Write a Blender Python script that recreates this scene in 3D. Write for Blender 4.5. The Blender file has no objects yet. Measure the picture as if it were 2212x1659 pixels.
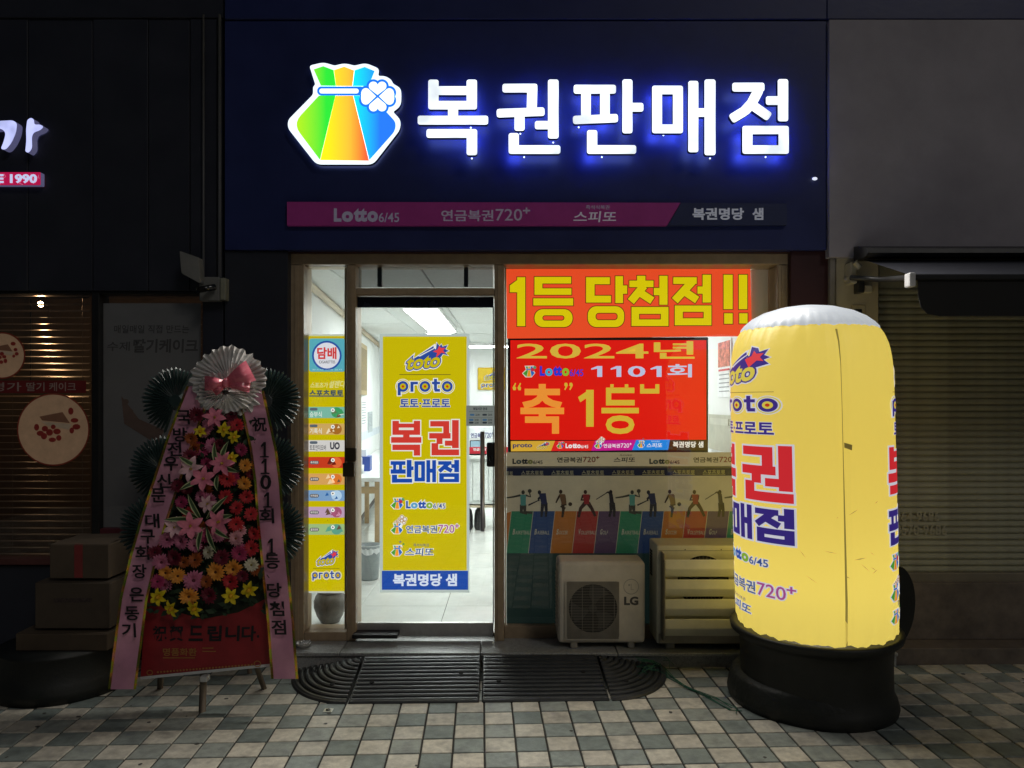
import bpy, bmesh, math, random
from mathutils import Vector, Matrix, Euler
random.seed(7)
SC = bpy.context.scene
COL = SC.collection
R = math.radians

# ------------------------------------------------------------------ camera, sky, street light, exposure
F, CX, CY, D, H = 1609.0, 1106.0, 870.0, 4.46, 1.517     # focal length and view centre of a 2212 x 1659 frame; distance and eye height in metres
cam = bpy.data.cameras.new('camera')
cam.sensor_width = 36.0
cam.lens = 36.0 * F / 2212.0
cam.shift_y = (CY - 829.5) / 2212.0
cam.clip_end = 300.0
co = bpy.data.objects.new('camera', cam); COL.objects.link(co)
co.location = (0, -D, H); co.rotation_euler = (R(90), 0, 0)
SC.camera = co
w = bpy.data.worlds.new('World'); SC.world = w; w.use_nodes = True
nt = w.node_tree; bg = nt.nodes['Background']
sky = nt.nodes.new('ShaderNodeTexSky'); sky.sky_type = 'NISHITA'; sky.sun_disc = False
sky.sun_elevation = R(38); sky.sun_rotation = R(144)
nt.links.new(sky.outputs[0], bg.inputs[0]); bg.inputs[1].default_value = 0.005
sun = bpy.data.lights.new('street_glow', 'SUN'); sun.energy = 0.25; sun.angle = R(14); sun.color = (1.0, 0.95, 0.88)  # sun lamp added for the soft street light falling on the fronts
so = bpy.data.objects.new('street_glow', sun); COL.objects.link(so)
so.location = (3, -6, 8); so.rotation_euler = (R(52), 0, R(36))
SC.view_settings.view_transform = 'Standard'; SC.view_settings.look = 'None'
SC.view_settings.exposure = 0.0; SC.view_settings.gamma = 1.0; SC.view_settings.use_curve_mapping = False
SC.cycles.use_denoising = True
SC.cycles.max_bounces = 8; SC.cycles.diffuse_bounces = 4; SC.cycles.transparent_max_bounces = 12
SC.cycles.sample_clamp_indirect = 6.0

# ------------------------------------------------------------------ helpers
def W(x, y, Y=0.0):
    d = D + Y
    return Vector(((x - CX) * d / F, Y, H - (y - CY) * d / F))
def lin(c):
    c = c / 255.0
    return c / 12.92 if c <= 0.04045 else ((c + 0.055) / 1.055) ** 2.4
def hexc(h):
    return tuple(lin(int(h[i:i + 2], 16)) for i in (0, 2, 4))
MATS = {}
def mat(name, col, rough=0.6, metal=0.0, emit=0.0, noise=0.15, scale=9.0, bump=0.0, bscale=60.0, spec=0.4, ecol=None, coords='Object', dirt=0.0):
    """principled material whose colour is varied by noise; col is linear rgb"""
    if name in MATS: return MATS[name]
    m = bpy.data.materials.new(name); m.use_nodes = True; MATS[name] = m
    n = m.node_tree; N = n.nodes; L = n.links; b = N['Principled BSDF']
    b.inputs['Roughness'].default_value = rough; b.inputs['Metallic'].default_value = metal
    b.inputs['Specular IOR Level'].default_value = spec
    tc = N.new('ShaderNodeTexCoord' if coords != 'Position' else 'ShaderNodeNewGeometry')
    if noise > 0:
        t = N.new('ShaderNodeTexNoise'); t.inputs['Scale'].default_value = scale; t.inputs['Detail'].default_value = 6.0
        t.inputs['Roughness'].default_value = 0.65
        L.new(tc.outputs[coords], t.inputs['Vector'])
        r = N.new('ShaderNodeValToRGB'); r.color_ramp.elements[0].position = 0.3; r.color_ramp.elements[1].position = 0.7
        r.color_ramp.elements[0].color = tuple(c * (1 - noise) for c in col) + (1,)
        r.color_ramp.elements[1].color = tuple(min(1, c * (1 + noise)) for c in col) + (1,)
        L.new(t.outputs['Fac'], r.inputs['Fac'])
        out = r.outputs['Color']
        if dirt > 0:
            t2 = N.new('ShaderNodeTexNoise'); t2.inputs['Scale'].default_value = scale * 0.35; t2.inputs['Detail'].default_value = 9.0
            L.new(tc.outputs[coords], t2.inputs['Vector'])
            r2 = N.new('ShaderNodeValToRGB'); r2.color_ramp.elements[0].position = 0.48; r2.color_ramp.elements[1].position = 0.72
            r2.color_ramp.elements[0].color = (1, 1, 1, 1); r2.color_ramp.elements[1].color = (1 - dirt, 1 - dirt, 1 - dirt * 0.95, 1)
            L.new(t2.outputs['Fac'], r2.inputs['Fac'])
            mx = N.new('ShaderNodeMixRGB'); mx.blend_type = 'MULTIPLY'; mx.inputs[0].default_value = 1.0
            L.new(out, mx.inputs[1]); L.new(r2.outputs['Color'], mx.inputs[2]); out = mx.outputs[0]
        L.new(out, b.inputs['Base Color'])
        rr = N.new('ShaderNodeMapRange'); rr.inputs['To Min'].default_value = max(0.02, rough - 0.12); rr.inputs['To Max'].default_value = min(1, rough + 0.12)
        L.new(t.outputs['Fac'], rr.inputs['Value']); L.new(rr.outputs['Result'], b.inputs['Roughness'])
    else:
        b.inputs['Base Color'].default_value = tuple(col) + (1,)
    if emit > 0:
        b.inputs['Emission Color'].default_value = tuple(ecol or col) + (1,)
        b.inputs['Emission Strength'].default_value = emit
    if bump > 0:
        t3 = N.new('ShaderNodeTexNoise'); t3.inputs['Scale'].default_value = bscale; t3.inputs['Detail'].default_value = 5.0
        L.new(tc.outputs[coords], t3.inputs['Vector'])
        bp = N.new('ShaderNodeBump'); bp.inputs['Strength'].default_value = bump; bp.inputs['Distance'].default_value = 0.01
        L.new(t3.outputs['Fac'], bp.inputs['Height']); L.new(bp.outputs['Normal'], b.inputs['Normal'])
    return m
def ink(h, e=0.8, rough=0.45):
    """a printed colour; e is its own glow, in place of light shining through from behind"""
    key = 'print_%s_%02d' % (h, int(e * 100))
    if key in MATS: return MATS[key]
    c = hexc(h)
    k = 1.0 if e == 0 else 0.35
    m = mat(key, tuple(v * k for v in c), rough, 0, e, noise=0.06, scale=3, ecol=c)
    m.cycles.emission_sampling = 'NONE'
    return m
def glass(name, refl=0.015, tint=(0.96, 0.98, 0.97), rough=0.0):
    if name in MATS: return MATS[name]
    m = bpy.data.materials.new(name); m.use_nodes = True; MATS[name] = m
    n = m.node_tree; N = n.nodes; L = n.links; N.remove(N['Principled BSDF'])
    tr = N.new('ShaderNodeBsdfTransparent'); tr.inputs[0].default_value = tuple(tint) + (1,)
    gl = N.new('ShaderNodeBsdfGlossy'); gl.inputs['Roughness'].default_value = rough
    fr = N.new('ShaderNodeFresnel'); fr.inputs['IOR'].default_value = 1.5
    ad = N.new('ShaderNodeMath'); ad.operation = 'ADD'; ad.inputs[1].default_value = refl; ad.use_clamp = True
    L.new(fr.outputs[0], ad.inputs[0])
    mx = N.new('ShaderNodeMixShader'); L.new(ad.outputs[0], mx.inputs[0]); L.new(tr.outputs[0], mx.inputs[1]); L.new(gl.outputs[0], mx.inputs[2])
    L.new(mx.outputs[0], N['Material Output'].inputs['Surface'])
    return m
WL = {}
def link(o, parent):
    COL.objects.link(o)
    if parent is not None:
        o.parent = parent
        o.matrix_parent_inverse = WL[parent.name].inverted()
    WL[o.name] = o.matrix_basis.copy()
    return o
def thing(name, label, cat, loc=(0, 0, 0), group=None, kind=None):
    o = bpy.data.objects.new(name, None); o.location = loc; o.empty_display_size = 0.1
    link(o, None); WL[o.name] = Matrix.Translation(Vector(loc))
    tag(o, label, cat, group, kind); return o
def tag(o, label=None, cat=None, group=None, kind=None):
    if label: o['label'] = label
    if cat: o['category'] = cat
    if group: o['group'] = group
    if kind: o['kind'] = kind
    return o
def mesh_obj(name, verts, faces, m, parent=None, smooth=False, mids=None):
    me = bpy.data.meshes.new(name); me.from_pydata([tuple(v) for v in verts], [], [tuple(f) for f in faces])
    for mm in (m if isinstance(m, (list, tuple)) else [m]): me.materials.append(mm)
    if mids: me.polygons.foreach_set('material_index', mids)
    if smooth: me.polygons.foreach_set('use_smooth', [True] * len(me.polygons))
    me.update()
    return link(bpy.data.objects.new(name, me), parent)
def bm_obj(name, bm, m, parent=None, smooth=False):
    me = bpy.data.meshes.new(name); bm.to_mesh(me); bm.free()
    for mm in (m if isinstance(m, (list, tuple)) else [m]): me.materials.append(mm)
    if smooth: me.polygons.foreach_set('use_smooth', [True] * len(me.polygons))
    return link(bpy.data.objects.new(name, me), parent)
def add_box(bm, x0, x1, y0, y1, z0, z1, bev=0.0, seg=1, rot=None):
    vs = [bm.verts.new((x, y, z)) for x in (x0, x1) for y in (y0, y1) for z in (z0, z1)]
    fs = [bm.faces.new([vs[i] for i in q]) for q in ((0, 1, 3, 2), (4, 6, 7, 5), (0, 4, 5, 1), (2, 3, 7, 6), (0, 2, 6, 4), (1, 5, 7, 3))]
    if bev > 0:
        es = list({e for f in fs for e in f.edges})
        bmesh.ops.bevel(bm, geom=es, offset=bev, segments=seg, affect='EDGES', profile=0.5)
def box(name, x0, x1, y0, y1, z0, z1, m, parent=None, bev=0.004, seg=1):
    bm = bmesh.new(); add_box(bm, min(x0, x1), max(x0, x1), min(y0, y1), max(y0, y1), min(z0, z1), max(z0, z1), bev, seg)
    return bm_obj(name, bm, m, parent)
def pbox(name, x0, y0, x1, y1, Yf, Yb, m, parent=None, bev=0.004, seg=1):
    """box whose front face (at depth Yf) spans the given picture rectangle"""
    a = W(x0, y0, Yf); b = W(x1, y1, Yf)
    return box(name, a.x, b.x, Yf, Yb, b.z, a.z, m, parent, bev, seg)
def tube(name, pts, r, m, parent=None, n=8):
    vs, fs = [], []
    pts = [Vector(p) for p in pts]; rs = r if isinstance(r, (list, tuple)) else [r] * len(pts)
    for i, p in enumerate(pts):
        t = (pts[min(i + 1, len(pts) - 1)] - pts[max(i - 1, 0)]).normalized()
        u = t.cross(Vector((0, 0, 1)));  u = u if u.length > 1e-3 else t.cross(Vector((1, 0, 0)))
        u.normalize(); v = t.cross(u)
        for k in range(n):
            a = 2 * math.pi * k / n
            vs.append(p + (u * math.cos(a) + v * math.sin(a)) * rs[i])
    for i in range(len(pts) - 1):
        for k in range(n):
            fs.append((i * n + k, i * n + (k + 1) % n, (i + 1) * n + (k + 1) % n, (i + 1) * n + k))
    fs.append(tuple(range(n))); fs.append(tuple((len(pts) - 1) * n + k for k in reversed(range(n))))
    return mesh_obj(name, vs, fs, m, parent, smooth=True)
def lathe(name, prof, cx, cy, m, parent=None, n=48, smooth=True, close=True):
    vs, fs = [], []
    for (r, z) in prof:
        for k in range(n):
            a = 2 * math.pi * k / n; vs.append((cx + r * math.cos(a), cy + r * math.sin(a), z))
    for i in range(len(prof) - 1):
        for k in range(n):
            fs.append((i * n + k, i * n + (k + 1) % n, (i + 1) * n + (k + 1) % n, (i + 1) * n + k))
    if close:
        fs.append(tuple(reversed(range(n)))); fs.append(tuple((len(prof) - 1) * n + k for k in range(n)))
    return mesh_obj(name, vs, fs, m, parent, smooth)

# ---- flat shapes in picture units: each is (points, faces)
def rect(x0, y0, x1, y1): return ([(x0, y0), (x1, y0), (x1, y1), (x0, y1)], [(0, 1, 2, 3)])
def poly(*p): return (list(p), [tuple(range(len(p)))])
def disc(cx, cy, rx, ry=None, n=28):
    ry = ry or rx
    return ([(cx + rx * math.cos(2 * math.pi * k / n), cy + ry * math.sin(2 * math.pi * k / n)) for k in range(n)], [tuple(range(n))])
def rr_pts(x0, y0, x1, y1, r, k=6):
    r = max(0.01, min(r, (x1 - x0) / 2 - 0.01, (y1 - y0) / 2 - 0.01)); p = []
    for (cx, cy, a0) in ((x1 - r, y0 + r, -90), (x1 - r, y1 - r, 0), (x0 + r, y1 - r, 90), (x0 + r, y0 + r, 180)):
        for i in range(k + 1):
            a = R(a0 + 90.0 * i / k); p.append((cx + r * math.cos(a), cy + r * math.sin(a)))
    return p
def rrect(x0, y0, x1, y1, r): return poly(*rr_pts(x0, y0, x1, y1, r))
def strip(a, b):
    n = len(a); return (list(a) + list(b), [(k, (k + 1) % n, n + (k + 1) % n, n + k) for k in range(n)])
def rring(o, i, ro, ri): return strip(rr_pts(*o, ro), rr_pts(*i, ri))
def ring(cx, cy, rx, ry, wd, n=36):
    f = lambda s: [(cx + (rx + s) * math.cos(2 * math.pi * k / n), cy + (ry + s) * math.sin(2 * math.pi * k / n)) for k in range(n)]
    return strip(f(wd / 2), f(-wd / 2))
def seg(x0, y0, x1, y1, wd, ext=0.0):
    dx, dy = x1 - x0, y1 - y0; l = math.hypot(dx, dy) or 1; dx /= l; dy /= l; nx, ny = -dy * wd / 2, dx * wd / 2
    x0 -= dx * ext; y0 -= dy * ext; x1 += dx * ext; y1 += dy * ext
    return poly((x0 + nx, y0 + ny), (x1 + nx, y1 + ny), (x1 - nx, y1 - ny), (x0 - nx, y0 - ny))
def path(pts, wd):
    out_l, out_r = [], []
    for i, p in enumerate(pts):
        a = pts[max(0, i - 1)]; b = pts[min(len(pts) - 1, i + 1)]
        dx, dy = b[0] - a[0], b[1] - a[1]; l = math.hypot(dx, dy) or 1
        ww = wd[i] if isinstance(wd, (list, tuple)) else wd
        nx, ny = -dy / l * ww / 2, dx / l * ww / 2
        out_l.append((p[0] + nx, p[1] + ny)); out_r.append((p[0] - nx, p[1] - ny))
    n = len(pts)
    return (out_l + out_r, [(k, k + 1, n + k + 1, n + k) for k in range(n - 1)])
RAW = {}
TSC = bpy.data.scenes.new('lettering')          # scratch scene for turning writing into meshes, removed at the end
TCU = bpy.data.curves.new('writing', 'FONT'); TCU.resolution_u = 3; TCU.fill_mode = 'FRONT'
TOB = bpy.data.objects.new('writing', TCU); TSC.collection.objects.link(TOB)
def raw_text(body, bold):
    k = (body, round(bold, 4))
    if k not in RAW:
        TCU.body = body; TCU.offset = bold
        vl = TSC.view_layers[0]; vl.update()
        ev = TOB.evaluated_get(vl.depsgraph); me = ev.to_mesh()
        vs = [(v.co.x, v.co.y) for v in me.vertices]; fs = [tuple(p.vertices) for p in me.polygons]
        ev.to_mesh_clear()
        RAW[k] = (vs, fs)
    return RAW[k]
def text(body, x0, y0, x1, y1, bold=0.0, shear=0.0, warp=None, base=None):
    """writing fitted into a box; bold thickens the strokes, base is the boldness that fills the box exactly"""
    rv, _ = raw_text(body, bold if base is None else base)
    mnx = min(v[0] for v in rv); mxx = max(v[0] for v in rv); mny = min(v[1] for v in rv); mxy = max(v[1] for v in rv)
    vs, fs = raw_text(body, bold); out = []
    for (a, b) in vs:
        u = (a - mnx) / (mxx - mnx); v = (b - mny) / (mxy - mny)
        x = x0 + u * (x1 - x0); y = y1 - v * (y1 - y0)
        x += shear * (y1 - y)
        if warp: x, y = warp(x, y)
        out.append((x, y))
    return (out, fs)
def one(x0, y0, x1, y1, serif=True):
    """the figure 1 with a flag and a foot, filling the box"""
    w_ = x1 - x0; h = y1 - y0; a, b = x0 + .42 * w_, x0 + .68 * w_
    if not serif: a, b = x0 + .55 * w_, x1
    p = [(x0 + (.1 if serif else 0) * w_, y0 + .22 * h), (a, y0), (b, y0)]
    if serif: p += [(b, y0 + .9 * h), (x1, y0 + .92 * h), (x1, y1), (x0, y1), (x0, y0 + .92 * h), (a, y0 + .9 * h)]
    else: p += [(b, y1), (a, y1)]
    return poly(*(p + [(a, y0 + .24 * h), (x0 + (.1 if serif else 0) * w_, y0 + .34 * h)]))
def grow(strokes, o):
    """stroke lists: ('r',x0,y0,x1,y1) ('l',x0,y0,x1,y1,w) ('q',outer,inner,ro,ri) ('p',pts) -> shapes widened by o"""
    res = []
    for s in strokes:
        if s[0] == 'r': res.append(rect(s[1] - o, s[2] - o, s[3] + o, s[4] + o))
        elif s[0] == 'l': res.append(seg(s[1], s[2], s[3], s[4], s[5] + 2 * o, o))
        elif s[0] == 'q':
            a, b = s[1], s[2]
            res.append(rring((a[0] - o, a[1] - o, a[2] + o, a[3] + o), (b[0] + o, b[1] + o, b[2] - o, b[3] - o), s[3] + (o if s[3] > 1 else 0), max(0.02, s[4] - o)))
        elif s[0] == 'p':
            cx = sum(p[0] for p in s[1]) / len(s[1]); cy = sum(p[1] for p in s[1]) / len(s[1])
            res.append(poly(*[(p[0] + o * (1 if p[0] > cx else -1), p[1] + o * (1 if p[1] > cy else -1)) for p in s[1]]))
    return res
def tf(shapes, fx, fy):
    return [([(fx(x), fy(y)) for x, y in p], f) for p, f in shapes]
def flat(name, shapes, m, place, parent=None, cut=None):
    """one mesh of flat shapes; place(x, y, i) gives the point in the world for the i-th shape"""
    if cut:
        bm = bmesh.new()
        for i, (p, f) in enumerate(shapes):
            vs = [bm.verts.new((x, y, i * 1.0)) for x, y in p]
            for q in f:
                try: bm.faces.new([vs[k] for k in q])
                except ValueError: pass
        bmesh.ops.triangulate(bm, faces=bm.faces[:])
        xs = [v.co.x for v in bm.verts]; x = math.floor(min(xs) / cut) * cut
        while x < max(xs):
            bmesh.ops.bisect_plane(bm, geom=bm.verts[:] + bm.edges[:] + bm.faces[:], plane_co=(x, 0, 0), plane_no=(1, 0, 0)); x += cut
        for v in bm.verts: v.co = place(v.co.x, v.co.y, int(round(v.co.z)))
        return bm_obj(name, bm, m, parent)
    vs, fs = [], []
    for i, (p, f) in enumerate(shapes):
        b = len(vs); vs += [place(x, y, i) for x, y in p]; fs += [tuple(b + k for k in q) for q in f]
    return mesh_obj(name, vs, fs, m, parent)
def on(Y):
    """place shapes on the upright plane at depth Y, each later shape a hair in front"""
    return lambda x, y, i: W(x, y, Y - 0.00004 * (i % 12))
def prism(name, shape, Yf, Yb, m, parent=None, mside=None):
    """a flat outline (single polygon) given thickness from Yf back to Yb; sides may have their own material"""
    p, f = shape
    A = [W(x, y, Yf) for x, y in p]; n = len(p)
    vs = A + [Vector((a.x, Yb, a.z)) for a in A]; fs = list(f); k = len(fs)
    if len(f) == 1: fs += [(i, n + i, n + (i + 1) % n, (i + 1) % n) for i in range(n)]
    mm = [m, mside or m]
    return mesh_obj(name, vs, fs, mm, parent, mids=[0] * k + [1] * (len(fs) - k))

# ------------------------------------------------------------------ materials of the setting
M_ASPH = mat('asphalt', (0.045, 0.045, 0.047), 0.9, bump=0.6, bscale=180)
M_GROUT = mat('grout', (0.035, 0.033, 0.03), 0.95, bump=0.4, bscale=200)
TL = [mat('tile_cream_%d' % i, c, 0.5, noise=0.22, scale=34, bump=0.28, bscale=230, dirt=0.34, spec=0.5, coords='Position') for i, c in enumerate(((0.54, 0.51, 0.43), (0.48, 0.45, 0.38), (0.58, 0.54, 0.45)))]
TD = [mat('tile_grey_%d' % i, c, 0.45, noise=0.22, scale=34, bump=0.28, bscale=230, dirt=0.34, spec=0.5, coords='Position') for i, c in enumerate(((0.25, 0.285, 0.265), (0.20, 0.235, 0.22), (0.30, 0.325, 0.295)))]
M_GRAN = mat('granite', (0.33, 0.34, 0.335), 0.32, noise=0.4, scale=140, spec=0.5, dirt=0.35)
M_NAVY = mat('navy_cladding', (0.020, 0.029, 0.125), 0.42, noise=0.12, scale=5, bump=0.05, bscale=25)
M_SLATE = mat('slate_cladding', (0.024, 0.026, 0.038), 0.5, noise=0.15, scale=4, bump=0.05, bscale=30)
M_MAROON = mat('maroon_cladding', (0.045, 0.014, 0.016), 0.45, noise=0.2, scale=6)
M_BROWN = mat('bronze_frame', (0.40, 0.30, 0.195), 0.40, 0.15, noise=0.15, scale=14, spec=0.5)
M_CREAM = mat('cream_trim', (0.62, 0.54, 0.38), 0.55, noise=0.12, scale=20)
M_BLACK = mat('black_metal', (0.012, 0.012, 0.013), 0.4, noise=0.2)
M_GLASS = glass('clear_glass')
M_GREYWALL = mat('grey_render', (0.40, 0.37, 0.41), 0.8, noise=0.1, scale=3, bump=0.12, bscale=150, dirt=0.25)
M_BEIGE = mat('beige_paint', (0.50, 0.45, 0.34), 0.6, noise=0.1, scale=6, dirt=0.3)
M_SHUT = mat('shutter_metal', (0.34, 0.34, 0.255), 0.5, 0.1, noise=0.15, scale=12, dirt=0.25)
M_PLASTER = mat('white_wall', (0.78, 0.80, 0.79), 0.7, noise=0.04, scale=3)
M_CEIL = mat('ceiling_board', (0.66, 0.68, 0.66), 0.8, noise=0.08, scale=40, bump=0.15, bscale=250)
M_IFLOOR = mat('porcelain_tile', (0.74, 0.76, 0.72), 0.16, noise=0.05, scale=6, spec=0.5, dirt=.12)
M_LAMP = mat('lamp_diffuser', (0.9, 0.95, 0.95), 0.5, emit=18.5, noise=0, ecol=(0.95, 1.0, 0.98))
M_DARKIN = mat('dim_interior', (0.10, 0.075, 0.055), 0.8)
M_STEEL = mat('stainless_steel', (0.60, 0.59, 0.58), 0.36, 0.75, noise=0.1, scale=30)

# ------------------------------------------------------------------ ground and pavement
tag(mesh_obj('ground', [(-60, -60, -0.03), (60, -60, -0.03), (60, 40, -0.03), (-60, 40, -0.03)], [(0, 1, 2, 3)], M_ASPH), kind='structure')
pav = tag(mesh_obj('pavement', [(-7, -7, 0.0), (7, -7, 0.0), (7, 0.3, 0.0), (-7, 0.3, 0.0), (-7, -7, -0.2), (7, -7, -0.2)], [(0, 1, 2, 3), (0, 4, 5, 1)], M_GROUT), kind='structure')
TS, TA = 0.1385, R(2.4)
def tile_mesh(m):
    bm = bmesh.new(); h = TS / 2 - 0.0042
    add_box(bm, -h, h, -h, h, -0.002, 0.0065)
    bmesh.ops.bevel(bm, geom=[e for e in bm.edges if all(v.co.z > 0 for v in e.verts)], offset=0.0025, segments=1, affect='EDGES')
    me = bpy.data.meshes.new('tile'); bm.to_mesh(me); bm.free(); me.materials.append(m); return me
TM = {m.name: tile_mesh(m) for m in TL + TD}
cand = []
for i in range(-50, 51):
    for j in range(-50, 4):
        u, v = (i + 0.27) * TS, (j + 0.4) * TS - 0.25
        x = u * math.cos(TA) - v * math.sin(TA); y = u * math.sin(TA) + v * math.cos(TA)
        if y > -0.14 or y < -6.4 or abs(x) > 6.6: continue
        d = D + y; sx = sy = -1
        if d > 0.4: sx = CX + x * F / d; sy = CY + H * F / d
        seen = -40 < sx < 2250 and sy < 1690
        hid = (sx < 280 and sy < 1500) or (1600 < sx < 1900 and sy < 1560) or (640 < sx < 1440 and sy < 1500)
        cand.append((0 if seen and not hid else (1 if seen else 2), -d if False else d, x, y, i, j))
cand.sort()
tv, tfc, tmi = [], [], []
rt = random.Random(3)
for n, (k, d, x, y, i, j) in enumerate(cand):
    lst = TL if ((i + j) % 2 == 0) != (rt.random() < 0.02) else TD
    mi = rt.randrange(3)
    if n < 300 and k < 2:
        o = bpy.data.objects.new('tile', TM[lst[mi].name]); o.location = (x, y, rt.uniform(-0.0008, 0.0008))
        o.rotation_euler = (rt.uniform(-.004, .004), rt.uniform(-.004, .004), TA + rt.uniform(-.008, .008)); link(o, pav)
    else:
        h = TS / 2 - 0.0045; b = len(tv)
        for (a, c) in ((-h, -h), (h, -h), (h, h), (-h, h)):
            tv.append((x + a * math.cos(TA) - c * math.sin(TA), y + a * math.sin(TA) + c * math.cos(TA), 0.0065))
        tfc.append((b, b + 1, b + 2, b + 3)); tmi.append(mi + (0 if lst is TL else 3))
tag(mesh_obj('tiles', tv, tfc, TL + TD, pav, mids=tmi), kind='stuff')
gv, gf = [], []
for k in range(34):
    gx_, gy_ = rt.uniform(-2.6, 2.8), rt.uniform(-1.45, -.3); b = len(gv); r_ = rt.uniform(.005, .013)
    for q in range(9): gv.append((gx_ + r_ * rt.uniform(.7, 1.2) * math.cos(q * .698), gy_ + r_ * rt.uniform(.7, 1.2) * math.sin(q * .698), .0078))
    gf.append(tuple(range(b, b + 9)))
tag(mesh_obj('gum_spots', gv, gf, mat('old_gum', (.07, .068, .062), .7), pav), kind='stuff')
stp = tag(box('step', -1.72, 2.2, -0.20, 0.30, 0.0, 0.075, M_GRAN), kind='structure')
for (a, b) in ((-1.72, -0.985), (-0.98, -0.185), (-0.18, 0.60), (0.605, 1.40), (1.405, 2.2)):
    box('slab', a, b, -0.218, 0.0, 0.072, 0.091, M_GRAN, stp, 0.003)

# ------------------------------------------------------------------ the lottery shop: shell, room, shopfront
shop = thing('lottery_shop', 'navy clad lottery shop with bronze framed glass front and lit white room', 'shop', (0, 0.1, 0))
ZT = 4.7
def wallbox(name, x0, x1, ytop, ybot, Yf, Yb, m, parent, ztop=None, zbot=None):
    a, b = W(x0, ytop, Yf), W(x1, ybot, Yf)
    return box(name, a.x, b.x, Yf, Yb, b.z if zbot is None else zbot, a.z if ztop is None else ztop, m, parent, 0.003)
wallbox('fascia', 485, 1786, 45, 540, -0.08, 0.20, M_NAVY, shop)
wallbox('parapet', 485, 1786, 0, 41, -0.09, 0.20, M_NAVY, shop, ztop=ZT)
wallbox('wall', 485, 622, 542, 1400, -0.06, 0.20, M_SLATE, shop, zbot=0.0)
wallbox('pillar', 1708, 1790, 542, 1400, -0.05, 0.20, M_MAROON, shop, zbot=0.092)
for yy in (700, 940, 1180):                                            # joints of the maroon cladding
    pbox('cladding_joint', 1708.5, yy, 1789.5, yy + 2, -0.053, -0.04, M_BLACK, shop, 0)
# frame of the shopfront
FB = 1385.5
fr = pbox('frame_head', 625, 545, 1705, 571, 0.0, 0.18, M_BROWN, shop)
pbox('flashing', 622, 541, 1709, 547, -0.03, 0.0, M_MAROON, shop)
for (a, b) in ((625, 656), (749, 768), (1068, 1089), (1681, 1705)):
    pbox('frame_post', a, 571.5, b, FB, 0.001, 0.18, M_BROWN, shop)
    pbox('post_rib', (a + b) / 2 - 4, 573, (a + b) / 2 + 4, FB - 1, -0.004, 0.001, M_BROWN, shop, 0.001)
pbox('transom_bar', 768.5, 622, 1067.5, 637, 0.002, 0.17, M_BROWN, shop)
pbox('frame_sill', 656.5, 1366, 748.5, FB, 0.002, 0.17, M_BROWN, shop)
pbox('frame_sill', 1089.5, 1352, 1680.5, FB - 4, 0.10, 0.18, M_BROWN, shop)
for (a, b, c, d_) in ((657, 572, 661, 1366), (657, 572, 748, 576), (744, 577, 748, 1366), (657, 1361, 748, 1366)):
    pbox('glazing_bead', a, b, c, d_, 0.075, 0.12, M_CREAM, shop, 0.001)
for (a, b, c, d_) in ((1090, 572, 1680, 577), (1090, 577.5, 1093.5, 1352), (1676, 577.5, 1680, 1352)):
    pbox('glazing_bead', a, b, c, d_, 0.105, 0.138, M_CREAM, shop, 0.001)
def pane(name, x0, y0, x1, y1, Y, m, parent, th=0.005):
    return flat(name, [rect(x0, y0, x1, y1)], m, on(Y), parent)
pane('pane', 661.5, 576.5, 743.5, 1360.5, 0.095, M_GLASS, shop)
pane('pane', 1093.8, 577.5, 1675.5, 1351.5, 0.142, M_GLASS, shop)
M_SMOKE = glass('smoky_glass', 0.05, (0.30, 0.30, 0.30))
tp = pane('transom_pane', 771, 573, 1065, 621, 0.09, M_SMOKE, shop)
for x in (815, 1002): pbox('bracket', x, 577, x + 9, 619, 0.10, 0.13, M_BLACK, tp, 0.002)
# glass door
door = pane('door', 771, 664, 1065.5, 1346, 0.06, M_GLASS, shop, 0.008)
pbox('top_rail', 770, 641, 1066, 664, 0.05, 0.08, mat('dark_steel', (0.02, 0.022, 0.035), 0.25, 0.6), door, 0.003)
pbox('kick_plate', 770, 1346, 1066, 1375, 0.048, 0.082, M_STEEL, door, 0.003)
pbox('edge_strip', 769.5, 664.5, 772, 1345.5, 0.058, 0.07, M_STEEL, door, 0)
pbox('edge_strip', 1064.5, 664.5, 1067, 1345.5, 0.058, 0.07, M_STEEL, door, 0)
hx = W(1042, 1000, 0.0).x
tube('handle', [(hx, 0.005, W(0, 932, 0).z), (hx, 0.005, W(0, 1148, 0).z)], 0.0135, M_STEEL, door, 14)
for y in (965, 1115):
    z = W(0, y, 0).z; tube('handle_mount', [(hx, 0.007, z), (hx, 0.06, z)], 0.008, M_STEEL, door, 10)
pbox('lock_case', 1051, 956, 1070, 1009, 0.012, 0.06, M_BLACK, door, 0.012, 3)
pbox('lock_keyhole', 1057, 985, 1063, 997, 0.009, 0.02, mat('dark_chrome', (0.1, 0.1, 0.1), 0.2, 1.0), door, 0.002)
for (a, b, c, d_, t) in ((745, 968, 769, 996, -0.025), (740, 1000, 765, 1030, -0.03)):
    pbox('latch_plate', a, b, c, d_, t, 0.0, mat('worn_bronze', (0.09, 0.075, 0.05), 0.35, 0.7), shop, 0.004)
pbox('floor_closer', 760, 1372, 858, 1380, -0.055, 0.05, M_BLACK, shop, 0.003)
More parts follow.
